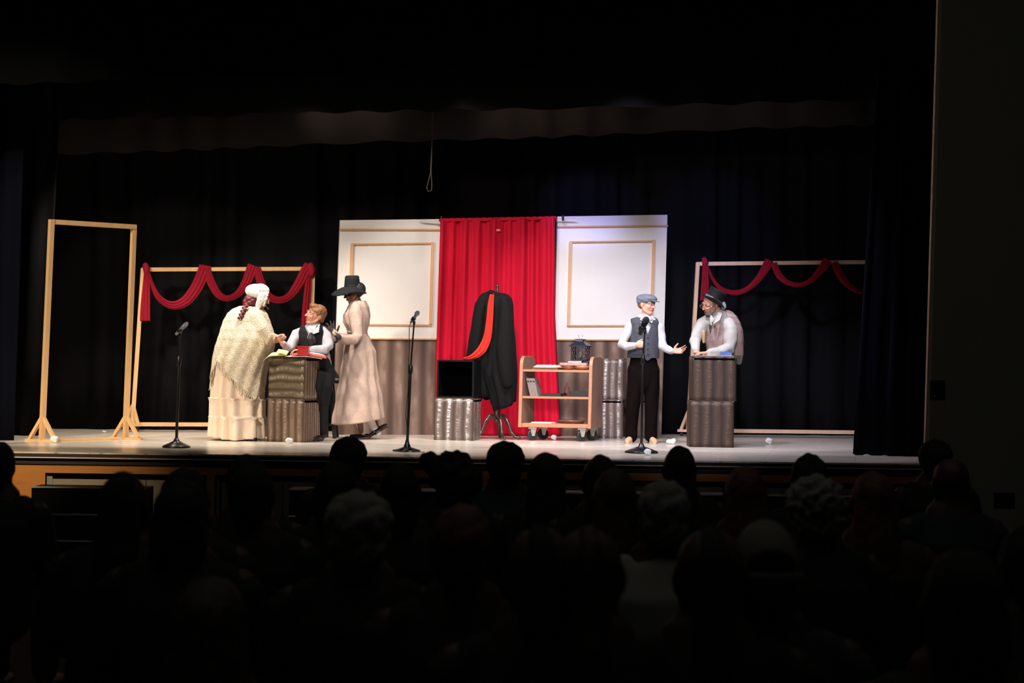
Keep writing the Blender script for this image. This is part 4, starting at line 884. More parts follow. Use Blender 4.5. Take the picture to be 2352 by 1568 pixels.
# ------------------------------------------------------------------ things on the desk and the counter
C, H, (e1, e2, L) = DESK; zt = C.z + H; Pd = Px(dep(C))
def dk(a, b, z=0): return Zs(C, zt) + e1 * (a * L) + e2 * (b * L) + UP * z
def sheet(name, pts_fn, m, label, cat, nu=24, nv=8, th=.002, parent=None):
    bm = bmesh.new(); g = [[bm.verts.new(pts_fn(i / nu, j / nv)) for j in range(nv + 1)] for i in range(nu + 1)]
    for i in range(nu):
        for j in range(nv): bm.faces.new((g[i][j], g[i + 1][j], g[i + 1][j + 1], g[i][j + 1]))
    o = obj(name, bm, m, parent, True); bake(o, solid=th)
    return tag(o, label, cat)
def yp(u, v):
    if u < .4: t = u / .4; x, y = 602 + 22 * t, 831 - 14 * sin(t * pi / 2)
    elif u < .75: t = (u - .4) / .35; x, y = 624 + 34 * t, 817 - 1.5 * t
    else: t = (u - .75) / .25; x, y = 658 - 24 * t + 5 * sin(pi * t), 815.5 - 6 * t
    return Pd(x + 6 * v, y - 8 * v * (.5 + .5 * min(1, u * 3)), .07 - .16 * v)
sheet('curled_paper', yp, M['yellow'], 'yellow sheet of paper curling over the left edge of the desk', 'paper', 40, 8)
def rb(u, v): x = 670 + 80 * u; return Pd(x, 817.0 - 2.5 * sin(pi * min(1, u * 1.6)) + 18 * max(0, u - .55) ** 1.3 - 5.5 * v, .05 - .18 * v)
sheet('red_folder', rb, M['redpaper'], 'red folder bent over the right edge of the desk', 'folder')
def wp(u, v): x = 700 + 48 * u; return Pd(x, 811.5 + 9 * u * u - 4 * v, -.10 - .1 * v)
sheet('white_sheets', wp, M['paper'], 'white sheets of paper on the desk under the boy\'s sleeve', 'paper')
def wp2(u, v): x = 655 + 85 * u; return Pd(x, 818.6 + 22 * max(0, u - .6) ** 1.4 - 2.0 * v, .07 - .15 * v)
sheet('white_paper', wp2, M['paper'], 'large white paper flat on the desk top, sagging at the right edge', 'paper')
t2_ = thing('red_box', Pd(697, 817, .06), 'small dark red open box standing on the desk', 'box'); zb = zt + .006
bx, by = RH * .055, -NH * .055; cb = Zs(Pd(697, 817, .0), zb)
bm = bmesh.new(); slab(bm, [cb + bx * a + by * b for a, b in ((-1, -1), (1, -1), (1, 1), (-1, 1))], UP * .085); obj('body', bm, M['redcard'], t2_)
bm = bmesh.new(); slab(bm, [cb + bx * a * 1.14 + by * b * 1.14 + UP * .085 for a, b in ((-1, -1), (1, -1), (1, 1), (-1, 1))], UP * .014); obj('rim', bm, M['redcard'], t2_)
C, H, (e1, e2, L) = TOWER; zt = C.z + H; Pt = Px(dep(C)); 
bm = bmesh.new(); k = lambda a, b: Zs(C, zt + .001) + e1 * (a * L) + e2 * (b * L); slab(bm, [k(.05, .02), k(.85, .02), k(.85, .6), k(.05, .6)], UP * .003); tag(obj('counter_paper', bm, M['paper'], None), 'white paper lying on the counter under the forearms of the man in the top hat', 'paper')
t2_ = thing('card_box', k(.2, .2), 'small blue speckled box on the counter beside the man in the top hat', 'box')
bm = bmesh.new(); p = Zs(Pt(1656, 816, -.04), zt + .005); slab(bm, [p, p + RH * .112, p + RH * .112 - NH * .07, p - NH * .07], UP * .034); obj('body', bm, M['bluebox'], t2_)
bm = bmesh.new(); slab(bm, [p + UP * .034, p + RH * .085 + UP * .034, p + RH * .085 - NH * .06 + UP * .034, p - NH * .06 + UP * .034], UP * .008); obj('lid', bm, M['bluebox'], t2_)

# ------------------------------------------------------------------ people: shared anatomy
def axes3(fwd, up):
    f = fwd.normalized(); r = f.cross(up).normalized(); u = r.cross(f); return r, f, u
def head_geo(bm, c, fwd, up, H, chin=1.0):
    r, f, u = axes3(fwd, up); A = (r, f, u)
    def p(x, y, z): return c + (r * x + f * y + u * z) * H
    ell(bm, p(0, -.09, .13), (.335 * H, .41 * H, .365 * H), A); ell(bm, p(0, .07, -.08), (.275 * H, .30 * H, .36 * H), A)
    ell(bm, p(0, .21, -.385 * chin), (.14 * H, .13 * H, .11 * H), A)
    for s in (-1, 1):
        tube(bm, [p(s * .25, -.05, -.16), p(s * .2, .06, -.3), p(s * .05, .2, -.4)], [.08 * H, .09 * H, .1 * H], 10)
        ell(bm, p(s * .155, .235, -.10), (.10 * H, .09 * H, .10 * H), A)
        ell(bm, p(s * .345, -.06, -.03), (.035 * H, .085 * H, .13 * H), A, 2); ell(bm, p(s * .365, -.09, .0), (.02 * H, .05 * H, .10 * H), A, 2)
        tube(bm, [p(s * .25, .27, .085), p(s * .15, .335, .115), p(s * .04, .335, .085)], [.04 * H] * 3, 8)
    tube(bm, [p(0, .33, .08), p(0, .40, -.03), p(0, .455, -.115)], [.035 * H, .042 * H, .055 * H], 10)
    for s in (-1, 1): ell(bm, p(s * .045, .40, -.13), (.032 * H, .045 * H, .03 * H), A, 2)
    ell(bm, p(0, .335, -.245), (.10 * H, .05 * H, .075 * H), A, 2)
def head_parts(t_, c, fwd, up, H, lips='lips', brow='brow', smile=0, openm=0):
    r, f, u = axes3(fwd, up); A = (r, f, u)
    def p(x, y, z): return c + (r * x + f * y + u * z) * H
    for s in (-1, 1):
        bm = bmesh.new(); ell(bm, p(s * .135, .305, .028), (.055 * H, .045 * H, .035 * H), A, 2); e = obj('eye', bm, M['eye'], t_, True)
        bm = bmesh.new(); ell(bm, p(s * .135, .338, .028), (.026 * H, .018 * H, .026 * H), A, 2); obj('iris', bm, M['iris'], e, True)
        bm = bmesh.new(); tube(bm, [p(s * .215, .295, .125), p(s * .14, .36, .155), p(s * .06, .37, .135)], [.012 * H, .022 * H, .014 * H], 8); obj('eyebrow', bm, M[brow], t_, True)
    bm = bmesh.new(); k = smile * .03
    tube(bm, [p(-.10, .335, -.235 + k), p(-.04, .392, -.228), p(0, .388, -.236), p(.04, .392, -.228), p(.10, .335, -.235 + k)], [.012 * H, .022 * H, .02 * H, .022 * H, .012 * H], 8)
    tube(bm, [p(-.08, .34, -.25 + k - openm), p(0, .385, -.272 - openm), p(.08, .34, -.25 + k - openm)], [.012 * H, .026 * H, .012 * H], 8)
    obj('lips', bm, M[lips], t_, True)
    if openm: bm = bmesh.new(); ell(bm, p(0, .365, -.255), (.06 * H, .02 * H, .025 * H), A, 2); obj('mouth', bm, M['iris'], t_, True)
def hand(bm, wr, d, n, s, k=1.0, curl=(15, 18, 20, 25), spread=7, thumb=(.8, .5, .1)):
    """wr wrist, d finger direction, n palm normal, s thumb side"""
    d = d.normalized(); n = (n - d * n.dot(d)).normalized(); s = (s - d * s.dot(d) - n * s.dot(n)).normalized()
    ell(bm, wr + d * .048 * k, (.038 * k, .054 * k, .015 * k), (s, d, n)); tube(bm, [wr - d * .02, wr + d * .03 * k], [(.027 * k, .019 * k), (.032 * k, .016 * k)], 12, ref=s)
    for i, (o, L) in enumerate(((.033, .068), (.011, .078), (-.011, .073), (-.032, .058))):
        a = radians(spread * (1.5 - i)); dd = d * cos(a) + s * sin(a); p = wr + d * (.085 - .006 * abs(i - 1.2)) * k + s * o * k; pts = [p - dd * .02, p]; ang = 0
        for j, q in enumerate((.45, .32, .23)):
            ang += radians(curl[i] * (1 + .3 * (j == 1))); v = dd * cos(ang) + n * sin(ang); p = p + v * L * q * k; pts.append(p)
        tube(bm, pts, [.0085 * k, .0085 * k, .008 * k, .0075 * k, .0065 * k], 10)
    p = wr + d * .02 * k + s * .024 * k; v = (s * thumb[0] + d * thumb[1] + n * thumb[2]).normalized(); v2 = (v + d * .5 + n * .1).normalized()
    tube(bm, [p, p + v * .035 * k, p + v * .035 * k + v2 * .025 * k, p + v * .035 * k + v2 * .045 * k], [.014 * k, .0115 * k, .010 * k, .008 * k], 10)
def shoe(name, t_, heel, d, L, m, sole=None, low=False, tilt=0.0, up=UP):
    """heel ground point; d toe direction"""
    d = d.normalized(); s = d.cross(up).normalized(); w = .29 * L / 2; bm = bmesh.new()
    top = .55 if low else 1.0
    tube(bm, [heel + d * .06 * L + up * .035, heel + d * .3 * L + up * .035, heel + d * .6 * L + up * .030, heel + d * .85 * L + up * .022], [(w * .85, .035 * top), (w * .85, .042 * top), (w * 1.1, .036 * top), (w * .85, .024)], 16, ref=s)
    if not low: tube(bm, [heel + d * .17 * L + up * .04, heel + d * .19 * L + up * .085], [(w * .8, .04), (w * .72, .036)], 14, ref=s)
    o = blob(name, bm, m, t_, .006, 3)
    bm = bmesh.new(); pts = []
    for i in range(24):
        a = 2 * pi * i / 24; ww = w * (1.12 if cos(a) > -.1 else .95); pts.append(heel + d * (L * .47 + L * .5 * cos(a)) + s * (ww * sin(a)) + up * .002)
    slab(bm, pts, up * (.016 if sole else .008)); so = obj('sole', bm, sole or m, o, False)
    return o
def person(loc, label): return thing('person', loc, label, 'person')

# ------------------------------------------------------------------ woman in the shawl
B = fl(547, 1010); P = Px(dep(B)); t_ = person(B, 'woman in a white bonnet, cream knitted shawl and tiered skirt, seen from behind')
hc = P(596, 684, 0); fw = RH * .88 - NH * .32 - UP * .25; up = UP + RH * .2
bm = bmesh.new(); head_geo(bm, hc, fw, up, .225)
tube(bm, [P(545, 900), P(548, 800), P(558, 745), P(575, 716)], [(.17, .15), (.18, .14), (.18, .13), (.09, .08)], 18, ref=RH); tube(bm, [P(574, 722), P(590, 696)], [.06, .055], 14)
for x in (535, 560): tube(bm, [P(x, 895), P(x, 950), P(x + 1, 1003)], [.1, .07, .045], 14)
wr = P(634, 774, .05)
tube(bm, [P(572, 735, .1), P(596, 778, .14), wr], [.06, .05, .028], 12); tube(bm, [P(560, 735, -.12), P(590, 780, -.16), P(628, 782, -.12)], [.06, .05, .028], 12)
hand(bm, wr, RH * .9 + UP * .3, -UP + NH * .2, -NH + UP * .6, .95, (52, 56, 58, 60), 2)
hand(bm, P(628, 783, -.12), RH, UP, NH, .9, (35, 38, 40, 42), 4)
blob('body', bm, M['skin_pale'], t_, .0045, 3)
head_parts(t_, hc, fw, up, .225)
# skirt
prof = [(760, 505, 598, .22, 0), (830, 494, 606, .25, 0), (914, 489, 602, .27, 0), (916, 487, 605, .28, 0), (957, 487, 604, .29, 0), (959, 485, 606, .30, 0), (1005, 483, 608, .33, 0)]
def skm(th, t, y): return (.014 + .020 * t) * sin(13 * th + 1.5 * sin(3 * th) + (0 if y < 915 else 1.7 if y < 958 else 3.1)) * (1 if y > 840 else .3) + (.008 if 914 < y < 918 or 956 < y < 960 else 0)
bm = bmesh.new(); shell(bm, P, prof, 806, lambda th: 1000 + 7 * sin(th) + 2.0 * cos(th) + 1.2 * sin(5 * th), 150, 70, mod=skm); bake(obj('skirt', bm, M['skirt'], t_, True), solid=.004)
for yy, w in ((915.5, 0), (958.5, 0)):
    xl, xr, hd, _ = lerp(prof, yy); bm = bmesh.new(); n_ = 120; pts = []
    for i in range(n_ + 1):
        th = 2 * pi * i / n_; k = skm(th, .7, yy + 2) + .004; pts.append(P((xl + xr) / 2, yy + .8 * sin(17 * th) + 1.5 * cos(th), 0) + RH * (((xr - xl) / 2 * P.m + k) * cos(th)) + NH * ((hd + k) * sin(th)))
    tube(bm, pts, [.0025] * (n_ + 1), 6); obj('ruffle', bm, M['skirt'], t_, True)
# shawl
prof = [(703, 556, 592, .07, -.02), (712, 537, 603, .12, -.01), (722, 527, 610, .17, 0), (740, 518, 616, .20, 0), (760, 512, 622, .22, .02), (780, 506, 626, .24, .03), (800, 501, 622, .25, .03), (830, 496, 611, .28, .01), (870, 490, 603, .29, 0), (915, 487, 598, .30, 0), (935, 487, 597, .30, 0)]
def hem(th):
    c, s = cos(th), sin(th); near = 828 + (c + .75) / 1.75 * 100 if c > -.75 else 828 + (-.75 - c) * 260
    if c > .82: near -= (c - .82) * 330
    far = 880 + 25 * cos(th + .6)
    k = max(0, min(1, (s + .25) / .5)); return near * k + far * (1 - k)
bm = bmesh.new(); shell(bm, P, prof, 704, hem, 130, 60, mod=lambda th, t, y: .02 + .012 * sin(6 * th + 5 * t) * t + .007 * sin(15 * th - 7 * t) * (.3 + t), close_top=True)
bake(obj('shawl', bm, M['shawl'], t_, True), solid=.008)
bm = bmesh.new()   # sleeve-like fold of shawl over the near forearm
tube(bm, [P(582, 728, .12), P(600, 760, .16), P(614, 778, .15), P(636, 778, .07)], [(.10, .09), (.10, .085), (.085, .07), (.045, .04)], 24, mod=lambda th, k: 1 + .05 * sin(5 * th + 6 * k), ref=RH)
tube(bm, [P(606, 770, .12), P(612, 790, .1), P(606, 815, .08)], [(.085, .06), (.07, .06), (.04, .05)], 20, ref=RH)
blob('shawl_fold', bm, M['shawl'], t_, .009, 3)
bm = bmesh.new(); rnd = random.Random(5)
for i in range(100):
    th = 2 * pi * i / 100; y = hem(th); xl, xr, hd, d = lerp(prof, y); k = .025
    p = P((xl + xr) / 2, y - 1, d) + RH * (((xr - xl) / 2 * P.m + k) * cos(th)) + NH * ((hd + k) * sin(th)); tube(bm, [p, p - UP * .03 + RH * rnd.uniform(-.006, .006), p - UP * rnd.uniform(.05, .075) + RH * rnd.uniform(-.012, .012)], [.004, .004, .003], 5)
obj('fringe', bm, M['shawl'], t_, True)
# bonnet, hair
r_, f_, u_ = axes3(fw, up)
bm = bmesh.new(); A = (r_, f_, u_); ell(bm, P(589, 671, 0), (.105, .118, .085), A); ell(bm, P(600, 666, 0), (.105, .085, .065), A)
for s in (-1, 1): tube(bm, [hc + r_ * s * .085 + u_ * .05 + f_ * .015, hc + r_ * s * .09 - u_ * .02 + f_ * .005, hc + r_ * s * .075 - u_ * .115 - f_ * .002], [(.045, .025), (.042, .02), (.03, .016)], 14, ref=f_)
bon = blob('bonnet', bm, M['lace'], t_, .005, 3, jitter=.006, jscale=17)
bm = bmesh.new(); n_ = 40; pts = []
for i in range(n_ + 1):
    a = radians(-125 + 250 * i / n_); pts.append(hc + f_ * (.05 + .004 * sin(i * 2.1)) + r_ * (.098 + .004 * sin(i * 1.7)) * sin(a) + u_ * (.118 + .005 * sin(i * 2.3)) * cos(a))
tube(bm, pts, [(.014, .008)] * (n_ + 1), 8); obj('ruffle', bm, M['lace'], bon, True)
bm = bmesh.new(); ell(bm, P(579, 690, .02), (.075, .085, .075), A); ell(bm, P(568, 694, .04), (.05, .05, .05), A)
blob('hair', bm, M['redhair'], t_, .006, 1, jitter=.006, jscale=50)
bm = bmesh.new()
for i in range(10):
    t = i / 9; q = P(570 - 19 * t ** .8, 695 + 35 * t, .14 + .10 * t); ell(bm, q + RH * .010 * (-1) ** i, (.026 - .008 * t, .02, .02 - .004 * t), (RH, NH, UP), 2)
blob('braid', bm, M['redhair'], t_, .004, 1)
def glasses(t_, c, fwd, up, H, m='gold', y=.0, z=0.0):
    r, f, u = axes3(fwd, up); bm = bmesh.new()
    for s in (-1, 1):
        q = c + (r * s * .15 + f * (.42 + y) + u * (.01 + z)) * H; n_ = 16; tube(bm, [q + r * .105 * H * cos(2 * pi * i / n_) + u * .085 * H * sin(2 * pi * i / n_) for i in range(n_ + 1)], [.0016] * (n_ + 1), 6)
        tube(bm, [q + r * s * .105 * H, c + (r * s * .34 + f * .2 + u * .03) * H, c + (r * s * .36 - f * .05 + u * .05) * H], [.0025] * 3, 6)
    tube(bm, [c + (r * -.05 + f * (.44 + y) + u * (.02 + z)) * H, c + (r * .05 + f * (.44 + y) + u * (.02 + z)) * H], [.0025] * 2, 6); obj('glasses', bm, M[m], t_, True)
glasses(t_, hc, fw, up, .225)
bm = bmesh.new(); q = hc + (r_ * .3 + f_ * .1 - u_ * .15) * .225; q2 = hc + (r_ * .12 + f_ * .50 - u_ * .36) * .225; tube(bm, [q, (q + q2) / 2 + r_ * .01, q2], [.002, .002, .002], 6); ell(bm, q2, (.007, .007, .007), None, 2); obj('headset_mic', bm, M['gold'], t_, True)
for x, dx in ((533, -.1), (556, .1)): shoe('shoe', t_, Zs(P(x - 8, 1008, .13), SZ), RH * .85 + NH * .5, .25, M['blackshoe'])

# ------------------------------------------------------------------ seated boy at the desk
DB_ = dep(fl(680, 1016)) + .42; P = Px(DB_); fz = Zs(P(750, 1000), SZ)
st = thing('bar_stool', fz, 'black wooden stool behind the desk, under the seated boy', 'stool')
Ps = Px(dep(fl(757, 1006))); sx = lambda x, y, d=0: Ps(x, y, d)
bm = bmesh.new(); lathe(bm, sx(752, 880, 0), [(.14, 0), (.165, .008), (.165, .03), (.15, .04)], UP, 28); obj('seat', bm, M['metal_black'], st, True)
legs = []
for (dx, dy) in ((-.06, .1), (.06, .1), (.06, -.1), (-.06, -.1)):
    p = sx(752, 881) + RH * dx * .8 + NH * dy * .8; q = Zs(sx(757, 1006, 0) + RH * dx * .95 + NH * (dy * 1.3 - .1), SZ); legs.append((p, q)); bm = bmesh.new(); bar(bm, p, q, .036, .036, RH); obj('leg', bm, M['metal_black'], st)
for a, b, t in ((0, 1, .75), (1, 2, .7), (2, 3, .75), (3, 0, .7), (0, 1, .35), (1, 2, .4)):
    bm = bmesh.new(); bar(bm, legs[a][0].lerp(legs[a][1], t), legs[b][0].lerp(legs[b][1], t), .028, .018, UP); obj('rung', bm, M['metal_black'], st)
t_ = person(sx(745, 1004), 'seated boy with light brown hair, white shirt, black vest and tie, reaching across the desk')
hc = P(723, 724, 0); fw = -RH * .74 + NH * .62 + UP * .20; up = UP + RH * .28
bm = bmesh.new(); head_geo(bm, hc, fw, up, .228)
tube(bm, [P(745, 860, -.05), P(735, 825, -.02), P(722, 785), P(720, 762)], [(.10, .08), (.11, .09), (.14, .09), (.10, .07)], 18, ref=RH); tube(bm, [P(720, 765, .0), P(723, 742, -.01)], [.052, .05], 14)
lw, rw = P(648, 787, .22), P(694, 803, .20)
tube(bm, [P(692, 768), P(664, 800, .12), lw], [.034, .034, .026], 12); tube(bm, [P(743, 770), P(752, 798, .08), rw], [.034, .034, .026], 12)
hand(bm, lw, -RH * .75 + UP * .65, NH * .4 - RH * .5 - UP * .3, UP * .9 + NH * .3, .92, (48, 52, 56, 60), 2)
hand(bm, rw, -RH * .9 - UP * .1, -UP, NH * -1, .95, (22, 24, 26, 30), 4)
for s, (kx, ky, kd) in ((-1, (731, 866, .12)), (1, (752, 862, .08))):
    tube(bm, [P(748 + s * 6, 870, -.03), P(kx, ky, kd), P(kx - 10, 930, kd - .05), P(kx - 11, 985, kd - .05)], [.06, .045, .04, .03], 14)
blob('body', bm, M['skin'], t_, .0045, 3); head_parts(t_, hc, fw, up, .228, smile=1, openm=.012)
r_, f_, u_ = axes3(fw, up); A = (r_, f_, u_); H = .228
bm = bmesh.new(); ell(bm, hc + (-f_ * .12 + u_ * .19) * H, (.365 * H, .44 * H, .36 * H), A); ell(bm, hc + (f_ * .08 + u_ * .38 + r_ * .06) * H, (.27 * H, .27 * H, .15 * H), A); ell(bm, hc + (-f_ * .3 - u_ * .05) * H, (.28 * H, .2 * H, .28 * H), A)
for s in (-1, 1): ell(bm, hc + (r_ * s * .3 - f_ * .02 + u_ * .17) * H, (.07 * H, .16 * H, .2 * H), A)
blob('hair', bm, M['blond'], t_, .0045, 2, jitter=.006, jscale=35)
bm = bmesh.new(); tube(bm, [P(742, 845, -.04), P(733, 820, -.01), P(722, 790), P(720, 764)], [(.09, .08), (.115, .095), (.145, .105), (.125, .09)], 20, ref=RH)
tube(bm, [P(700, 763), P(682, 768, .02), P(668, 797, .11), P(661, 800, .14), lw + (P(664, 800, .12) - lw) * .12], [.065, .062, .055, .05, .034], 16, mod=lambda th, k: 1 + .04 * sin(3 * th + 12 * k))
tube(bm, [P(740, 763), P(748, 772, .01), P(754, 797, .08), P(748, 802, .12), P(712, 803, .19)], [.062, .06, .055, .052, .036], 16, mod=lambda th, k: 1 + .04 * sin(3 * th + 12 * k))
blob('shirt', bm, M['shirt'], t_, .007, 6, jitter=.009, jscale=13)
bm = bmesh.new()
prof = [(746, 704, 738, .075, 0), (752, 692, 741, .10, .0), (762, 687, 745, .125, 0), (775, 686, 745, .135, .0), (800, 690, 747, .135, .0), (830, 702, 756, .13, -.01), (866, 722, 776, .13, -.04)]
def vcut(x, y, th): 
    if sin(th) < .05: return y < 752 and sin(th) > -.3
    cxx = 712 + (y - 750) * .03; hw = max(0, (782 - y) * .42) if y > 748 else 20; return abs(x - (cxx + 1)) < hw
shell(bm, P, prof, 746, 868, 200, 120, mod=lambda th, t, y: .010, cut=vcut); bake(obj('vest', bm, M['vest_black'], t_, True), solid=.006)
for (ax, ay), (bx_, by_), (cx_, cy_) in (((706, 750), (710, 762), (704, 781)), ((735, 743), (734, 762), (717, 768))):
    bm = bmesh.new(); a, b, c = P(ax, ay, .10), P(bx_, by_, .15), P(cx_, cy_, .16); d = P((ax + 719) / 2, 759, .14)
    slab(bm, [a, P(718, 762, .135), c.lerp(b, .2), b.lerp(c, .1)], NH * .006); obj('collar', bm, M['shirt'], t_)
bm = bmesh.new(); ell(bm, P(714, 766, .150), (.016, .013, .014), None, 2); tube(bm, [P(714, 768, .155), P(712, 778, .162), P(715, 790, .16)], [(.018, .01), (.034, .014), (.026, .01)], 14, ref=RH); tube(bm, [P(716, 768, .15), P(722, 778, .155), P(723, 786, .155)], [(.012, .01), (.02, .012), (.016, .01)], 14, ref=RH); blob('tie', bm, M['tie'], t_, .005, 1)
bm = bmesh.new()
for s, (kx, ky, kd) in ((-1, (731, 866, .12)), (1, (752, 862, .08))):
    tube(bm, [P(742 + s * 5, 866, -.05), P(kx, ky, kd), P(kx - 3, 885, kd), P(kx - 10, 930, kd - .05), P(kx - 11, 988, kd - .05)], [.09, .085, .075, .06, .052], 16, mod=lambda th, k: 1 + .05 * sin(4 * th + 8 * k))
ell(bm, P(743, 866, -.05), (.12, .11, .08), (RH, NH, UP)); blob('trousers', bm, M['jeans'], t_, .008, 2)
for (kx, kd) in ((731, .08), (752, .04)): shoe('shoe', t_, Zs(P(kx - 12, 1000, kd - .06), SZ), NH * .9 - RH * .3, .26, M['blackshoe'])

# ------------------------------------------------------------------ woman in the black hat
B = fl(835, 1008); P = Px(dep(B)); t_ = person(B, 'woman in a black felt hat and long beige dress, walking behind the seated boy')
hc = P(811, 673, 0); fw = -RH * .93 + NH * .22 - UP * .25; up = UP - RH * .1; H = .222
bm = bmesh.new(); head_geo(bm, hc, fw, up, H)
tube(bm, [P(822, 850), P(822, 800), P(820, 745), P(822, 706)], [(.10, .10), (.07, .07), (.09, .08), (.07, .06)], 18, ref=RH); tube(bm, [P(823, 706), P(819, 688)], [.05, .046], 14)
w1, w2 = P(768, 768, .46), P(766, 771, .30)
tube(bm, [P(812, 715, .10), P(820, 776, .22), w1], [.04, .035, .025], 12); tube(bm, [P(816, 715, -.08), P(812, 778, .0), w2], [.04, .035, .025], 12)
for pts in (([P(812, 850, .06), P(822, 910, .05), P(826, 960, .04), P(829, 990, .02)]), ([P(832, 850, -.06), P(845, 905, -.06), P(856, 958, -.06), P(868, 990, -.06)])): tube(bm, pts, [.08, .05, .038, .028], 14)
blob('body', bm, M['skin_dark'], t_, .005, 3); head_parts(t_, hc, fw, up, H, 'lips_dark', 'blackhair')
for wr, d, ss in ((w1, -RH * .85 + UP * .55, UP * .6 + RH * .5), (w2, -RH * .35 + UP * .95, RH * .8 + UP * .2)):
    bm = bmesh.new(); hand(bm, wr, d, -NH * .9 - UP * .3, ss, 1.12, (16, 18, 20, 22), 11); tube(bm, [wr - d * .05, wr], [.034, .03], 12); blob('glove', bm, M['glove'], t_, .004, 1)
# dress bodice + skirt shell
prof = [(690, 813, 838, .07, 0), (696, 806, 842, .11, 0), (706, 799, 846, .13, 0), (725, 790, 849, .135, 0), (740, 790, 848, .13, 0), (755, 797, 843, .12, 0), (763, 800, 841, .115, 0), (780, 796, 850, .14, 0), (807, 791, 861, .17, 0), (861, 785, 865, .21, 0), (915, 776, 874, .26, 0), (960, 768, 880, .30, 0), (975, 767, 881, .31, 0)]
bm = bmesh.new(); shell(bm, P, prof, 691, lambda th: 966 - 8 * cos(th) + 5 * sin(th), 140, 90, mod=lambda th, t, y: (0.010 * sin(11 * th + 2 * sin(2 * th)) + .012 * sin(4 * th + 1)) * max(0, min(1, (y - 770) / 120)) + .004 * sin(9 * th + y * .11) + .004, close_top=True)
bake(obj('dress', bm, M['dress'], t_, True), solid=.005)
bm = bmesh.new()
tube(bm, [P(818, 704, .10), P(816, 722, .15), P(820, 750, .20), P(821, 772, .23), P(812, 780, .28), P(795, 779, .36), P(779, 773, .43)], [.055, .075, .068, .06, .058, .052, .036], 20, mod=lambda th, k: 1 + .07 * sin(4 * th + 14 * k))
blob('sleeve', bm, M['dress'], t_, .006, 2)
bm = bmesh.new(); tube(bm, [P(820, 706, -.10), P(818, 750, -.06), P(812, 780, .02), P(796, 782, .12), P(777, 777, .26)], [.055, .065, .058, .05, .034], 20, mod=lambda th, k: 1 + .07 * sin(4 * th + 14 * k)); blob('sleeve', bm, M['dress'], t_, .006, 2)
for c_, ax in ((P(773, 771, .44), -RH + UP * .12), (P(771, 777, .28), -RH + UP * .1)):
    bm = bmesh.new(); ax = ax.normalized(); n_ = 40; s_ = ax.cross(UP).normalized(); u2 = s_.cross(ax); rows = []
    for i, (h, r0) in enumerate(((-.03, .034), (-.01, .036), (.01, .05), (.028, .062), (.04, .066))):
        rows.append([bm.verts.new(c_ + ax * (h + .006 * sin(8 * 2 * pi * j / n_) * (i > 1)) + (s_ * cos(2 * pi * j / n_) + u2 * sin(2 * pi * j / n_)) * r0 * (1 + .12 * sin(7 * 2 * pi * j / n_) * (i > 1))) for j in range(n_)])
    for a, b in zip(rows, rows[1:]):
        for j in range(n_): bm.faces.new((a[j], a[(j + 1) % n_], b[(j + 1) % n_], b[j]))
    bake(obj('cuff', bm, M['dress'], t_, True), solid=.004)
bm = bmesh.new(); n_ = 60; pts = []
for i in range(n_ + 1):
    th = 2 * pi * i / n_; pts.append(P(820.5, 763, 0) + RH * (20.5 * P.m + .012) * cos(th) + NH * .130 * sin(th))
tube(bm, pts, [(.004, .012)] * (n_ + 1), 8); obj('waistband', bm, M['dress'], t_, True)
# hat
hb = P(809, 660, 0); ax = (UP + RH * -.02 + NH * .12).normalized(); bm = bmesh.new(); lathe(bm, hb, [(.0, -.005), (.084, -.004), (.086, .02), (.080, .09), (.074, .122), (.066, .128), (.0, .122)], ax, 40, ref=RH); hat = obj('hat', bm, M['felt'], t_, True)
bm = bmesh.new(); n_ = 64; rows = []
for i in range(9):
    q = i / 8; row = []
    for j in range(n_):
        th = 2 * pi * j / n_; c, s = cos(th), sin(th); R_ = .08 + q * (.09 + .055 * max(0, -c) - .015 * max(0, c)); drop = q ** 1.5 * (.055 + .035 * max(0, -c) + .02 * max(0, s) + .012 * sin(3 * th + 1)); row.append(bm.verts.new(hb + RH * R_ * c + NH * R_ * .92 * s - UP * drop + UP * .004))
    rows.append(row)
for a, b in zip(rows, rows[1:]):
    for j in range(n_): bm.faces.new((a[j], a[(j + 1) % n_], b[(j + 1) % n_], b[j]))
bake(obj('brim', bm, M['felt'], hat, True), solid=.005)
bm = bmesh.new(); lathe(bm, hb, [(.0865, .004), (.088, .006), (.086, .03), (.0845, .031)], ax, 40, ref=RH); obj('hat_band', bm, M['hatblack'], hat, True)
bm = bmesh.new(); ell(bm, hc - axes3(fw, up)[1] * .04 + UP * .03, (.085, .10, .085), axes3(fw, up)); ell(bm, P(830, 665, 0), (.046, .044, .046), None); ell(bm, P(822, 672), (.05, .06, .055), None); blob('hair', bm, M['blackhair'], t_, .006, 1, jitter=.004, jscale=60)
bm = bmesh.new(); tube(bm, [P(806, 676, .08), P(805, 690, .085), P(801, 702, .13), P(794, 716, .14)], [.004] * 4, 8); obj('ribbon', bm, M['tie'], t_, True)
for i, (a, b, c) in enumerate(((P(847, 950, -.06), P(858, 978, -.06), P(868, 993, -.05)), (P(822, 945, .0), P(828, 975, -.02), P(834, 990, -.02)))):
    bm = bmesh.new(); tube(bm, [a, b, c], [.058, .048, .040], 16); blob('sock', bm, M['sock'], t_, .006, 1)
up2 = (UP * .92 + -RH * .0 + RH * -.38).normalized()
p = P(846, 1010, .0); p.z = SZ + .004; d = P(886, 984, -.06) - p
shoe('shoe', t_, p + d.normalized() * .25 , -d, .25, M['patent'], low=True, up=(-(d.normalized().cross(NH).cross(d.normalized()) * 0) + d.normalized().cross(NH) * (1 if d.normalized().cross(NH).z > 0 else -1)).normalized())
shoe('shoe', t_, Zs(P(850, 1003, -.12), SZ) , -RH * .98 + NH * .1, .235, M['patent'], low=True)

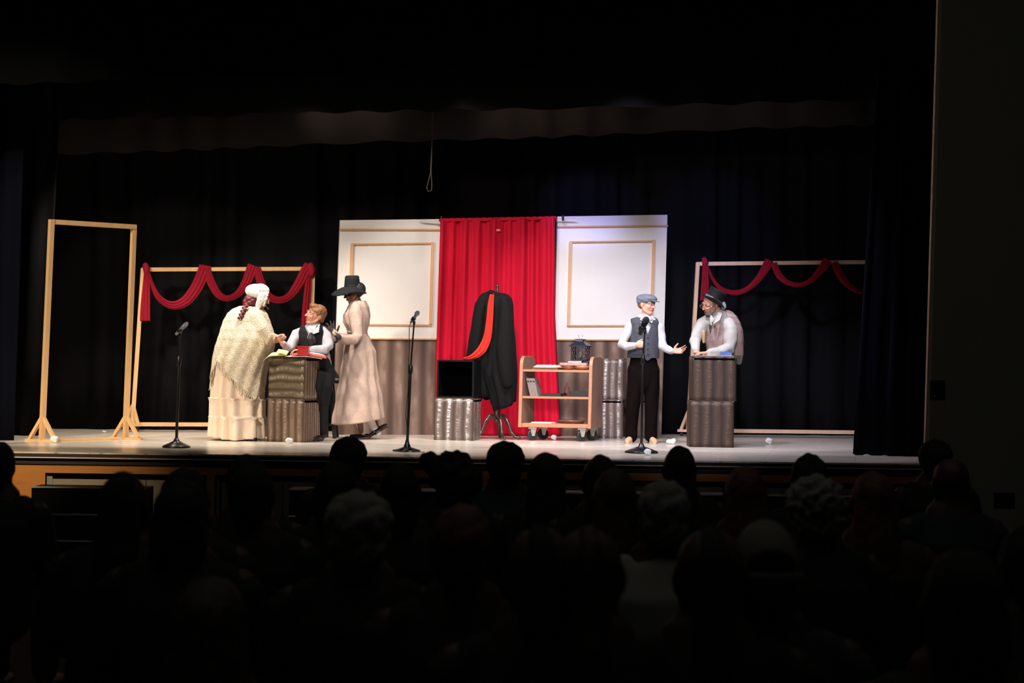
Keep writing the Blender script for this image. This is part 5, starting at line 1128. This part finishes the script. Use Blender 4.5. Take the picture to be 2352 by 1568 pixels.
# ------------------------------------------------------------------ boy in the flat cap
B = fl(1468, 1018); P = Px(dep(B) + .06); t_ = person(B, 'boy in a grey flat cap, grey vest and dark trousers, gesturing with one open hand')
hc = P(1486, 700, 0); fw = RH * .76 + NH * .64 - UP * .05; up = UP + RH * .03; H = .222
bm = bmesh.new(); head_geo(bm, hc, fw, up, H)
tube(bm, [P(1478, 830), P(1479, 800), P(1480, 755), P(1482, 738)], [(.10, .07), (.11, .08), (.10, .07), (.07, .055)], 18, ref=RH); tube(bm, [P(1482, 740), P(1484, 716)], [.048, .046], 14)
w1, w2 = P(1460, 792, .20), P(1545, 806, .16)
tube(bm, [P(1456, 746), P(1430, 789, .06), w1], [.032, .032, .024], 12); tube(bm, [P(1507, 748), P(1521, 795, .06), w2], [.032, .032, .024], 12)
hand(bm, w1, RH * .9 + UP * .12 + NH * .1, -NH * .2 + -UP * .1 - NH, UP, .95, (68, 72, 76, 80), 2, (.5, .7, .5))
hand(bm, w2, RH * .97 + UP * .05 + NH * .1, NH * .75 + UP * .55, UP * .8 - NH * .5, 1.0, (12, 16, 20, 26), 11, (1, .35, .1))
for x0, x1 in ((1463, 1450), (1493, 1495)): tube(bm, [P(x0, 850), P((x0 + x1) / 2, 920, .02), P(x1, 1000)], [.055, .045, .035], 14)
blob('body', bm, M['skin'], t_, .0045, 3); head_parts(t_, hc, fw, up, H, openm=.02)
bm = bmesh.new(); tube(bm, [P(1478, 815), P(1478, 800), P(1480, 760), P(1482, 740)], [(.125, .09), (.135, .10), (.14, .10), (.11, .08)], 20, ref=RH)
tube(bm, [P(1460, 742), P(1447, 750, .01), P(1433, 778, .05), P(1428, 790, .08), P(1440, 795, .13), P(1456, 793, .185)], [.055, .058, .05, .052, .045, .036], 16, mod=lambda th, k: 1 + .05 * sin(3 * th + 14 * k))
tube(bm, [P(1503, 742), P(1514, 752, .01), P(1520, 780, .04), P(1523, 797, .07), P(1532, 802, .1), P(1543, 806, .15)], [.055, .058, .05, .05, .044, .036], 16, mod=lambda th, k: 1 + .05 * sin(3 * th + 14 * k))
blob('shirt', bm, M['shirt'], t_, .006, 6, jitter=.009, jscale=13)
bm = bmesh.new(); prof = [(728, 1466, 1502, .07, 0), (733, 1452, 1508, .10, 0), (742, 1448, 1512, .115, 0), (765, 1448, 1513, .125, 0), (800, 1446, 1511, .125, 0), (820, 1443, 1511, .125, 0), (832, 1443, 1511, .125, 0)]
def vcut(x, y, th):
    if sin(th) < .05: return False
    hw = (768 - y) * .34 if y > 735 else 18; return abs(x - 1488) < hw
shell(bm, P, prof, 729, lambda th: 822 + (7 * max(0, 1 - abs(cos(th) - .22) / .25) if sin(th) > 0 else 0), 200, 120, mod=lambda th, t, y: .011 + .002 * sin(9 * th + y * .1), cut=vcut); bake(obj('vest', bm, M['vest_grey'], t_, True), solid=.006)
for i in range(4): bm = bmesh.new(); ell(bm, P(1488.5, 775 + 13 * i, .143), (.008, .005, .008), None, 2); obj('button', bm, M['tie'], t_, True)
for s in (-1, 1):
    bm = bmesh.new(); a = P(1484 + s * 15, 722 if s < 0 else 724, .02); slab(bm, [a, P(1485, 733, .10), P(1485 + s * 12, 742, .125), P(1484 + s * 18, 731, .08)], NH * .006); obj('collar', bm, M['shirt'], t_)
bm = bmesh.new(); 
for s in (-1, 1): tube(bm, [P(1486, 733, .115), P(1486 + s * 5, 733, .12), P(1486 + s * 10, 733, .115)], [(.008, .008), (.018, .012), (.022, .008)], 10, ref=UP)
obj('bow_tie', bm, M['bowtie'], t_, True)
bm = bmesh.new(); tube(bm, [P(1478, 826), P(1478, 838), P(1478, 860), P(1478, 875)], [(.145, .11), (.155, .115), (.165, .12), (.15, .115)], 24, ref=RH)
for x0, x1, xe in ((1459, 1453, 1450), (1497, 1496, 1495)): tube(bm, [P(x0, 850), P(x0, 890), P(x1, 940, .01), P(xe, 985), P(xe, 1001, 0)], [(.085, .1), (.085, .1), (.074, .08), (.066, .07), (.070, .075)], 18, ref=RH, mod=lambda th, k: 1 + .04 * sin(4 * th + 11 * k))
blob('trousers', bm, M['trousers'], t_, .007, 2)
for x, q in ((1449, -.25), (1495, .1)): shoe('shoe', t_, Zs(P(x, 1003, -.03), SZ), NH + RH * q, .25, M['suede'], M['sole'])
r_, f_, u_ = axes3(fw, up + f_ * 0); A = (r_, (f_ - UP * .12).normalized(), (u_ + f_ * .12).normalized())
bm = bmesh.new(); ell(bm, hc + (u_ * .26 - f_ * .07) * H, (.44 * H, .51 * H, .26 * H), A); ell(bm, hc + (u_ * .33 + f_ * .06) * H, (.41 * H, .46 * H, .20 * H), A); ell(bm, hc + (u_ * .14 - f_ * .2) * H, (.40 * H, .34 * H, .20 * H), A)
cp_ = blob('flat_cap', bm, M['cap_grey'], t_, .005, 3)
bm = bmesh.new(); ell(bm, hc + (u_ * .20 + f_ * .47) * H, (.30 * H, .20 * H, .035 * H), (r_, (f_ - u_ * .15).normalized(), (u_ + f_ * .15).normalized())); obj('cap_brim', bm, M['cap_grey'], cp_, True)
bm = bmesh.new(); ell(bm, hc + (-f_ * .16 + u_ * .05) * H, (.345 * H, .34 * H, .30 * H), (r_, f_, u_)); blob('hair', bm, M['blond'], t_, .005, 1, jitter=.003)

# ------------------------------------------------------------------ man in the top hat
C, Ht, (e1, e2, L) = TOWER; zt = C.z + Ht; P = Px(dep(C) + .62); Pf = Px(dep(C) + .12)
B = Zs(P(1668, 1000), SZ); t_ = person(B, 'man in a black top hat and taupe vest, leaning his forearms on the counter')
P2_ = Px(dep(C) + .30)      # head and hands are nearer than the hips
def Q(x, y, d=0): return P2_(x, y, d)
hc = Q(1632, 697, .05); fw = -RH * .84 + NH * .42 - UP * .40; up = UP * .9 + RH * .48 ; H = .222
bm = bmesh.new(); head_geo(bm, hc, fw, up, H)
tube(bm, [P(1655, 850), P(1662, 812), Q(1666, 770, -.15), Q(1658, 740, -.05), Q(1650, 725)], [(.10, .08), (.12, .1), (.12, .08), (.11, .08), (.07, .06)], 18, ref=RH); tube(bm, [Q(1652, 730), Q(1642, 708, .02)], [.06, .058], 14)
w1, w2 = Zs(Q(1600, 806, .12), zt + .035), Zs(Q(1626, 810, .20), zt + .035)
tube(bm, [Q(1630, 740, -.08), Q(1598, 778, -.02), w1], [.036, .036, .027], 12); tube(bm, [Q(1672, 748, .02), Q(1674, 796, .10), w2], [.036, .036, .027], 12)
hand(bm, w1, RH * .75 - UP * .12 + NH * .55, -UP, -NH + RH, 1.0, (10, 12, 14, 18), 6)
hand(bm, w2, -RH * .95 - UP * .08, -UP, -NH * .6 + UP * .6, 1.0, (14, 16, 18, 22), 6)
for x in (1637, 1665): tube(bm, [P(x, 850), P(x - 2, 930, .03), P(x, 1000)], [.06, .05, .038], 14)
blob('body', bm, M['skin'], t_, .0048, 3); head_parts(t_, hc, fw, up, H, brow='beard')
bm = bmesh.new(); tube(bm, [P(1658, 835), P(1664, 810), Q(1666, 772, -.15), Q(1659, 745, -.06), Q(1651, 730)], [(.10, .09), (.13, .11), (.155, .12), (.165, .115), (.10, .08)], 20, ref=RH)
tube(bm, [Q(1635, 732, -.06), Q(1615, 745, -.06), Q(1600, 770, -.03), Q(1596, 784, -.0), w1 - RH * .005 + UP * .03 - NH * .03], [.075, .075, .066, .06, .042], 18, mod=lambda th, k: 1 + .05 * sin(3 * th + 16 * k))
tube(bm, [Q(1670, 742, .02), Q(1678, 757, .06), Q(1677, 780, .10), Q(1674, 800, .12), Q(1655, 806, .16), w2 + RH * .02], [.07, .08, .074, .066, .052, .042], 18, mod=lambda th, k: 1 + .05 * sin(3 * th + 16 * k))
o = blob('shirt', bm, M['cream_shirt'], t_, .007, 6, jitter=.009, jscale=13)
bm = bmesh.new(); tube(bm, [P(1690, 800, .05), P(1696, 815, .06), P(1697, 830, .05)], [(.07, .05), (.055, .05), (.035, .03)], 14, ref=RH); blob('shirt_tail', bm, M['cream_shirt'], o, .007, 1)
# vest: from shoulders round the back, open at the chest
bm = bmesh.new()
prof = [(712, 1650, 1670, .06, -.02), (718, 1642, 1681, .11, -.01), (728, 1628, 1690, .135, 0), (742, 1620, 1697, .15, 0), (760, 1620, 1702, .155, 0), (780, 1623, 1704, .155, 0), (800, 1626, 1704, .155, -.02), (815, 1628, 1703, .155, -.03)]
PV = Px(dep(C) + .40)
def vc(x, y, th):
    s = sin(th)
    if s > 0 and abs(x - (1636 - (y - 728) * .12)) < (768 - y) * .30 and y < 768: return True
    # arm hole of the near sleeve
    if s > 0 and ((x - 1679) / 13.5) ** 2 + ((y - 757) / 20.) ** 2 < 1: return True
    return False
shell(bm, PV, prof, 713, 816, 200, 120, mod=lambda th, t, y: .014 + .003 * sin(8 * th + y * .1), cut=vc); bake(obj('vest', bm, M['vest_tan'], t_, True), solid=.007)
bm = bmesh.new(); tube(bm, [P(1694, 770, .08), P(1697, 790, .08), P(1695, 808, .07)], [(.05, .04), (.06, .05), (.05, .04)], 16, ref=RH, mod=lambda th, k: 1 + .08 * sin(5 * k * 6)); obj('vest_back', bm, mat('brown_satin', (.06, .035, .03), .35), t_, True)
for pts in ([Q(1650, 712, .07), Q(1646, 728, .13), Q(1636, 745, .15), Q(1653, 735, .15), Q(1661, 712, .08)], [Q(1632, 722, .10), Q(1630, 736, .13), Q(1633, 748, .14), Q(1640, 732, .12)]):
    bm = bmesh.new(); slab(bm, pts, NH * .007); obj('collar', bm, M['cream_shirt'], t_)
bm = bmesh.new(); ell(bm, Q(1636, 741, .17), (.008, .006, .008), None, 2); obj('button', bm, M['tie'], t_, True)
r_, f_, u_ = axes3(fw, up); A = (r_, f_, u_)
bm = bmesh.new(); ell(bm, hc + (f_ * .22 - u_ * .40) * H, (.20 * H, .15 * H, .12 * H), A)
for s in (-1, 1): tube(bm, [hc + (r_ * s * .31 + f_ * .02 - u_ * .02) * H, hc + (r_ * s * .29 + f_ * .05 - u_ * .22) * H, hc + (r_ * s * .17 + f_ * .2 - u_ * .38) * H], [.07 * H, .09 * H, .09 * H], 10)
blob('beard', bm, M['beard'], t_, .005, 1, jitter=.004, jscale=60)
bm = bmesh.new(); ell(bm, hc + (-f_ * .14 + u_ * .10) * H, (.37 * H, .42 * H, .36 * H), A); blob('hair', bm, M['beard'], t_, .006, 1, jitter=.004)
bm = bmesh.new(); ell(bm, Q(1662, 702, .04), (.028, .035, .045), None); blob('white_hair', bm, M['whitehair'], t_, .005, 1, jitter=.004, jscale=50)
glasses(t_, hc, fw, up, H, 'gold', .02, -.03)
ax = (UP * .86 + RH * .48 + NH * .14).normalized(); sd_ = (RH - ax * RH.dot(ax)).normalized(); nd_ = ax.cross(sd_)
hb = Q(1637.5, 690, .06); bm = bmesh.new(); lathe(bm, hb, [(.0, -.01), (.098, -.008), (.096, .02), (.090, .07), (.094, .115), (.096, .122), (.09, .126), (0, .122)], ax, 40, ref=RH); hat = obj('top_hat', bm, M['hatblack'], t_, True)
bm = bmesh.new(); rows = []; n_ = 56
for i in range(7):
    q = i / 6; rows.append([bm.verts.new(hb + sd_ * (.094 + q * .05) * cos(2 * pi * j / n_) + nd_ * (.094 + q * .045) * sin(2 * pi * j / n_) + ax * (.032 * q * abs(sin(2 * pi * j / n_)) ** 2 * (1 if 1 else 0) - .012 * q * cos(2 * pi * j / n_) ** 2)) for j in range(n_)])
for a, b in zip(rows, rows[1:]):
    for j in range(n_): bm.faces.new((a[j], a[(j + 1) % n_], b[(j + 1) % n_], b[j]))
bake(obj('brim', bm, M['hatblack'], hat, True), solid=.006)
bm = bmesh.new(); lathe(bm, hb, [(.099, .004), (.1, .006), (.0965, .032), (.095, .033)], ax, 40, ref=RH); obj('hat_band', bm, M['ribbon'], hat, True)
bm = bmesh.new(); ell(bm, P(1652, 852), (.14, .12, .10), (RH, NH, UP))
for x in (1637, 1666): tube(bm, [P(x, 850), P(x - 2, 930, .03), P(x, 1000)], [.085, .075, .065], 16)
blob('trousers', bm, M['trousers'], t_, .01, 2)
for x in (1637, 1665): shoe('shoe', t_, Zs(P(x, 1003, -.04), SZ), NH - RH * .2, .27, M['blackshoe'])
bm = bmesh.new(); tube(bm, [Q(1616, 762, .12), Q(1616.5, 785, .12)], [.018, .015], 14, mod=lambda th, k: 1); 
o = obj('wooden_handle', bm, M['wicker'], t_, True)

# ------------------------------------------------------------------ the audience
def a_template():
    bm = bmesh.new(); c = V((0, .01, 1.135)); head_geo(bm, c, V((0, 1, -.05)), UP, .235)
    tube(bm, [V((0, -.02, .50)), V((0, -.03, .70)), V((0, -.02, .88)), V((0, 0, .98))], [(.15, .12), (.14, .11), (.17, .11), (.12, .08)], 16, ref=(1, 0, 0)); tube(bm, [V((0, 0, .96)), V((0, 0, 1.06))], [.062, .058], 14)
    for s in (-1, 1):
        tube(bm, [V((s * .19, -.01, .93)), V((s * .24, 0, .68)), V((s * .16, .22, .60))], [.055, .045, .03], 12)
        hand(bm, V((s * .14, .25, .60)), V((-s * .3, 1, -.1)), V((0, 0, -1)), V((-s, .2, 0)), 1.0, (12, 14, 16, 18), 6)
        tube(bm, [V((s * .09, 0, .50)), V((s * .12, .40, .50)), V((s * .12, .42, .08))], [.085, .065, .04], 14); tube(bm, [V((s * .12, .40, .045)), V((s * .13, .60, .04))], [(.042, .042), (.045, .03)], 12)
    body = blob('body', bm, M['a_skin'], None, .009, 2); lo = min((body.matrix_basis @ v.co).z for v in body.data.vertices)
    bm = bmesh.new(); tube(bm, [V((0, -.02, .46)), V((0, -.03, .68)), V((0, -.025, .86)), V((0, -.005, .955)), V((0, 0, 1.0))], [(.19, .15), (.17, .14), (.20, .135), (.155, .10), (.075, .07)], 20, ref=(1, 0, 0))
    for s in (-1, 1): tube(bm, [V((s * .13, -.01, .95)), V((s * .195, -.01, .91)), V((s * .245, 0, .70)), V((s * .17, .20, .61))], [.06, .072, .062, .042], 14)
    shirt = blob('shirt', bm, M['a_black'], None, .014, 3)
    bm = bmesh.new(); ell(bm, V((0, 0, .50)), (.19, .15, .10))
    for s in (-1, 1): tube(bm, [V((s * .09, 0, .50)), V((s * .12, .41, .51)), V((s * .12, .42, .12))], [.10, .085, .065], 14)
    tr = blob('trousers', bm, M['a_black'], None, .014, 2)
    return body, shirt, tr
TB, TS, TT = a_template()
TS_M = {}
used_t = [False]
def aud(x, yt, wpx, hair, hm, sm, label, depth=None, k=None, wide=1.0, top=1.262, face=0.0, grp='audience seated below the stage'):
    yh = 860 + (x - 1176) * tan(ROLL)
    D = depth or F * (CZ - 1.26) / (yt - yh); P = Px(D); p = P(x, yt); s = p.z / top
    rz = atan2(RH.y, RH.x) + face
    t_ = thing('person', V((p.x, p.y, 0)), label, 'person', grp); t_.rotation_euler = (0, 0, rz); t_.scale = (s, s, s)
    for src in (TB, TS, TT):
        o = src.copy() if used_t[0] else src
        if src is TS:
            key = sm
            if key not in TS_M: d = TS.data.copy(); d.materials.clear(); d.materials.append(M[sm]); TS_M[key] = d
            o.data = TS_M[key]
        if used_t[0]: col.objects.link(o)
        o.parent = t_; 
    if wide != 1.0: pass
    used_t[0] = True
    hw = (wpx / 2 * P.m / s)            # half width of the hair in template units
    bm = bmesh.new(); vox, sm_, jit, js = .010, 2, .006, 30
    c = V((0, -.005, 1.155)); zt_ = top - 1.155
    if hair == 'bald': bm.free(); bm = None
    elif hair in ('short', 'buzz', 'curly', 'grey_short'):
        ell(bm, V((0, -.02, 1.262 - zt_ * .98)), (max(hw, .083), .11, zt_ * .98)); ell(bm, V((0, -.055, 1.10)), (max(hw * .86, .07), .065, .07))
        jit = {'short': .008, 'buzz': .002, 'curly': .022, 'grey_short': .012}[hair]; js = {'curly': 45}.get(hair, 30)
    elif hair in ('long', 'longer', 'wavy'):
        e = .88 if hair == 'long' else .80
        ell(bm, V((0, -.02, 1.262 - zt_ * .98)), (hw * .93, .115, zt_ * .98)); tube(bm, [V((0, -.04, 1.15)), V((0, -.07, 1.05)), V((0, -.10, .97)), V((0, -.12, e))], [(hw * .93, .08), (hw, .07), (hw * 1.0, .055), (hw * .75, .035)], 20, ref=(1, 0, 0), mod=lambda th, kk: 1 + .03 * sin(6 * th + 5 * kk))
        jit = .014 if hair == 'wavy' else .005
    elif hair == 'bob':
        ell(bm, V((0, -.02, 1.262 - zt_ * .98)), (hw * .95, .115, zt_ * .98)); tube(bm, [V((0, -.03, 1.15)), V((0, -.045, 1.05)), V((0, -.05, 1.0))], [(hw * .95, .10), (hw, .09), (hw * .8, .06)], 20, ref=(1, 0, 0))
    elif hair == 'bun':
        ell(bm, V((0, -.02, 1.262 - zt_ * .95)), (hw * .8, .12, zt_ * .95)); ell(bm, V((-hw * .75, -.05, 1.215)), (.05, .05, .04)); ell(bm, V((hw * .3, -.04, 1.13)), (hw * .75, .11, .10)); jit = .02; js = 30
    elif hair == 'hood': ell(bm, V((0, -.02, 1.262 - zt_ * .98)), (hw, .13, zt_ * .98)); tube(bm, [V((0, -.03, 1.15)), V((0, -.05, 1.02)), V((0, -.05, .95))], [(hw, .12), (hw * 1.15, .12), (hw * 1.5, .12)], 20, ref=(1, 0, 0))
    elif hair == 'cap':
        ell(bm, V((0, -.06, 1.09)), (.08, .06, .06))
    if bm:
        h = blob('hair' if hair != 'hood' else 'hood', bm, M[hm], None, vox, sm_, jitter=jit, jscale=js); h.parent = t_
    if hair == 'cap':
        bm = bmesh.new(); n_, m_ = 48, 16; rows = []
        for i in range(m_ + 1):
            ph = radians(88 - (88 + 2) * i / m_); rows.append([bm.verts.new(V((hw * cos(ph) * cos(2 * pi * j / n_), -.01 + .125 * cos(ph) * sin(2 * pi * j / n_), 1.145 + .117 * sin(ph)))) for j in range(n_)])
        for a, b in zip(rows, rows[1:]):
            for j in range(n_):
                q = (a[j].co + b[(j + 1) % n_].co) / 2
                if q.y < -.05 and (q.x / .055) ** 2 + ((q.z - 1.152) / .045) ** 2 < 1: continue      # the opening above the strap
                bm.faces.new((a[j], a[(j + 1) % n_], b[(j + 1) % n_], b[j]))
        for v in [v for v in bm.verts if not v.link_faces]: bm.verts.remove(v)
        cc = obj('baseball_cap', bm, M['a_cap'], None, True); bake(cc, solid=.004); cc.parent = t_
        bm = bmesh.new(); tube(bm, [V((-.07, -.10, 1.138)), V((0, -.133, 1.138)), V((.07, -.10, 1.138))], [(.003, .012)] * 3, 8, ref=(0, 1, 0)); ss = obj('strap', bm, M['a_cap'], None, True); ss.parent = cc; ss.location = ss.location - cc.location
        bm = bmesh.new(); ell(bm, V((0, .15, 1.145)), (.085, .08, .008)); vv = obj('visor', bm, M['a_cap'], None, True); vv.parent = cc; vv.location = vv.location - cc.location
    return t_
A_ = 'a_black'
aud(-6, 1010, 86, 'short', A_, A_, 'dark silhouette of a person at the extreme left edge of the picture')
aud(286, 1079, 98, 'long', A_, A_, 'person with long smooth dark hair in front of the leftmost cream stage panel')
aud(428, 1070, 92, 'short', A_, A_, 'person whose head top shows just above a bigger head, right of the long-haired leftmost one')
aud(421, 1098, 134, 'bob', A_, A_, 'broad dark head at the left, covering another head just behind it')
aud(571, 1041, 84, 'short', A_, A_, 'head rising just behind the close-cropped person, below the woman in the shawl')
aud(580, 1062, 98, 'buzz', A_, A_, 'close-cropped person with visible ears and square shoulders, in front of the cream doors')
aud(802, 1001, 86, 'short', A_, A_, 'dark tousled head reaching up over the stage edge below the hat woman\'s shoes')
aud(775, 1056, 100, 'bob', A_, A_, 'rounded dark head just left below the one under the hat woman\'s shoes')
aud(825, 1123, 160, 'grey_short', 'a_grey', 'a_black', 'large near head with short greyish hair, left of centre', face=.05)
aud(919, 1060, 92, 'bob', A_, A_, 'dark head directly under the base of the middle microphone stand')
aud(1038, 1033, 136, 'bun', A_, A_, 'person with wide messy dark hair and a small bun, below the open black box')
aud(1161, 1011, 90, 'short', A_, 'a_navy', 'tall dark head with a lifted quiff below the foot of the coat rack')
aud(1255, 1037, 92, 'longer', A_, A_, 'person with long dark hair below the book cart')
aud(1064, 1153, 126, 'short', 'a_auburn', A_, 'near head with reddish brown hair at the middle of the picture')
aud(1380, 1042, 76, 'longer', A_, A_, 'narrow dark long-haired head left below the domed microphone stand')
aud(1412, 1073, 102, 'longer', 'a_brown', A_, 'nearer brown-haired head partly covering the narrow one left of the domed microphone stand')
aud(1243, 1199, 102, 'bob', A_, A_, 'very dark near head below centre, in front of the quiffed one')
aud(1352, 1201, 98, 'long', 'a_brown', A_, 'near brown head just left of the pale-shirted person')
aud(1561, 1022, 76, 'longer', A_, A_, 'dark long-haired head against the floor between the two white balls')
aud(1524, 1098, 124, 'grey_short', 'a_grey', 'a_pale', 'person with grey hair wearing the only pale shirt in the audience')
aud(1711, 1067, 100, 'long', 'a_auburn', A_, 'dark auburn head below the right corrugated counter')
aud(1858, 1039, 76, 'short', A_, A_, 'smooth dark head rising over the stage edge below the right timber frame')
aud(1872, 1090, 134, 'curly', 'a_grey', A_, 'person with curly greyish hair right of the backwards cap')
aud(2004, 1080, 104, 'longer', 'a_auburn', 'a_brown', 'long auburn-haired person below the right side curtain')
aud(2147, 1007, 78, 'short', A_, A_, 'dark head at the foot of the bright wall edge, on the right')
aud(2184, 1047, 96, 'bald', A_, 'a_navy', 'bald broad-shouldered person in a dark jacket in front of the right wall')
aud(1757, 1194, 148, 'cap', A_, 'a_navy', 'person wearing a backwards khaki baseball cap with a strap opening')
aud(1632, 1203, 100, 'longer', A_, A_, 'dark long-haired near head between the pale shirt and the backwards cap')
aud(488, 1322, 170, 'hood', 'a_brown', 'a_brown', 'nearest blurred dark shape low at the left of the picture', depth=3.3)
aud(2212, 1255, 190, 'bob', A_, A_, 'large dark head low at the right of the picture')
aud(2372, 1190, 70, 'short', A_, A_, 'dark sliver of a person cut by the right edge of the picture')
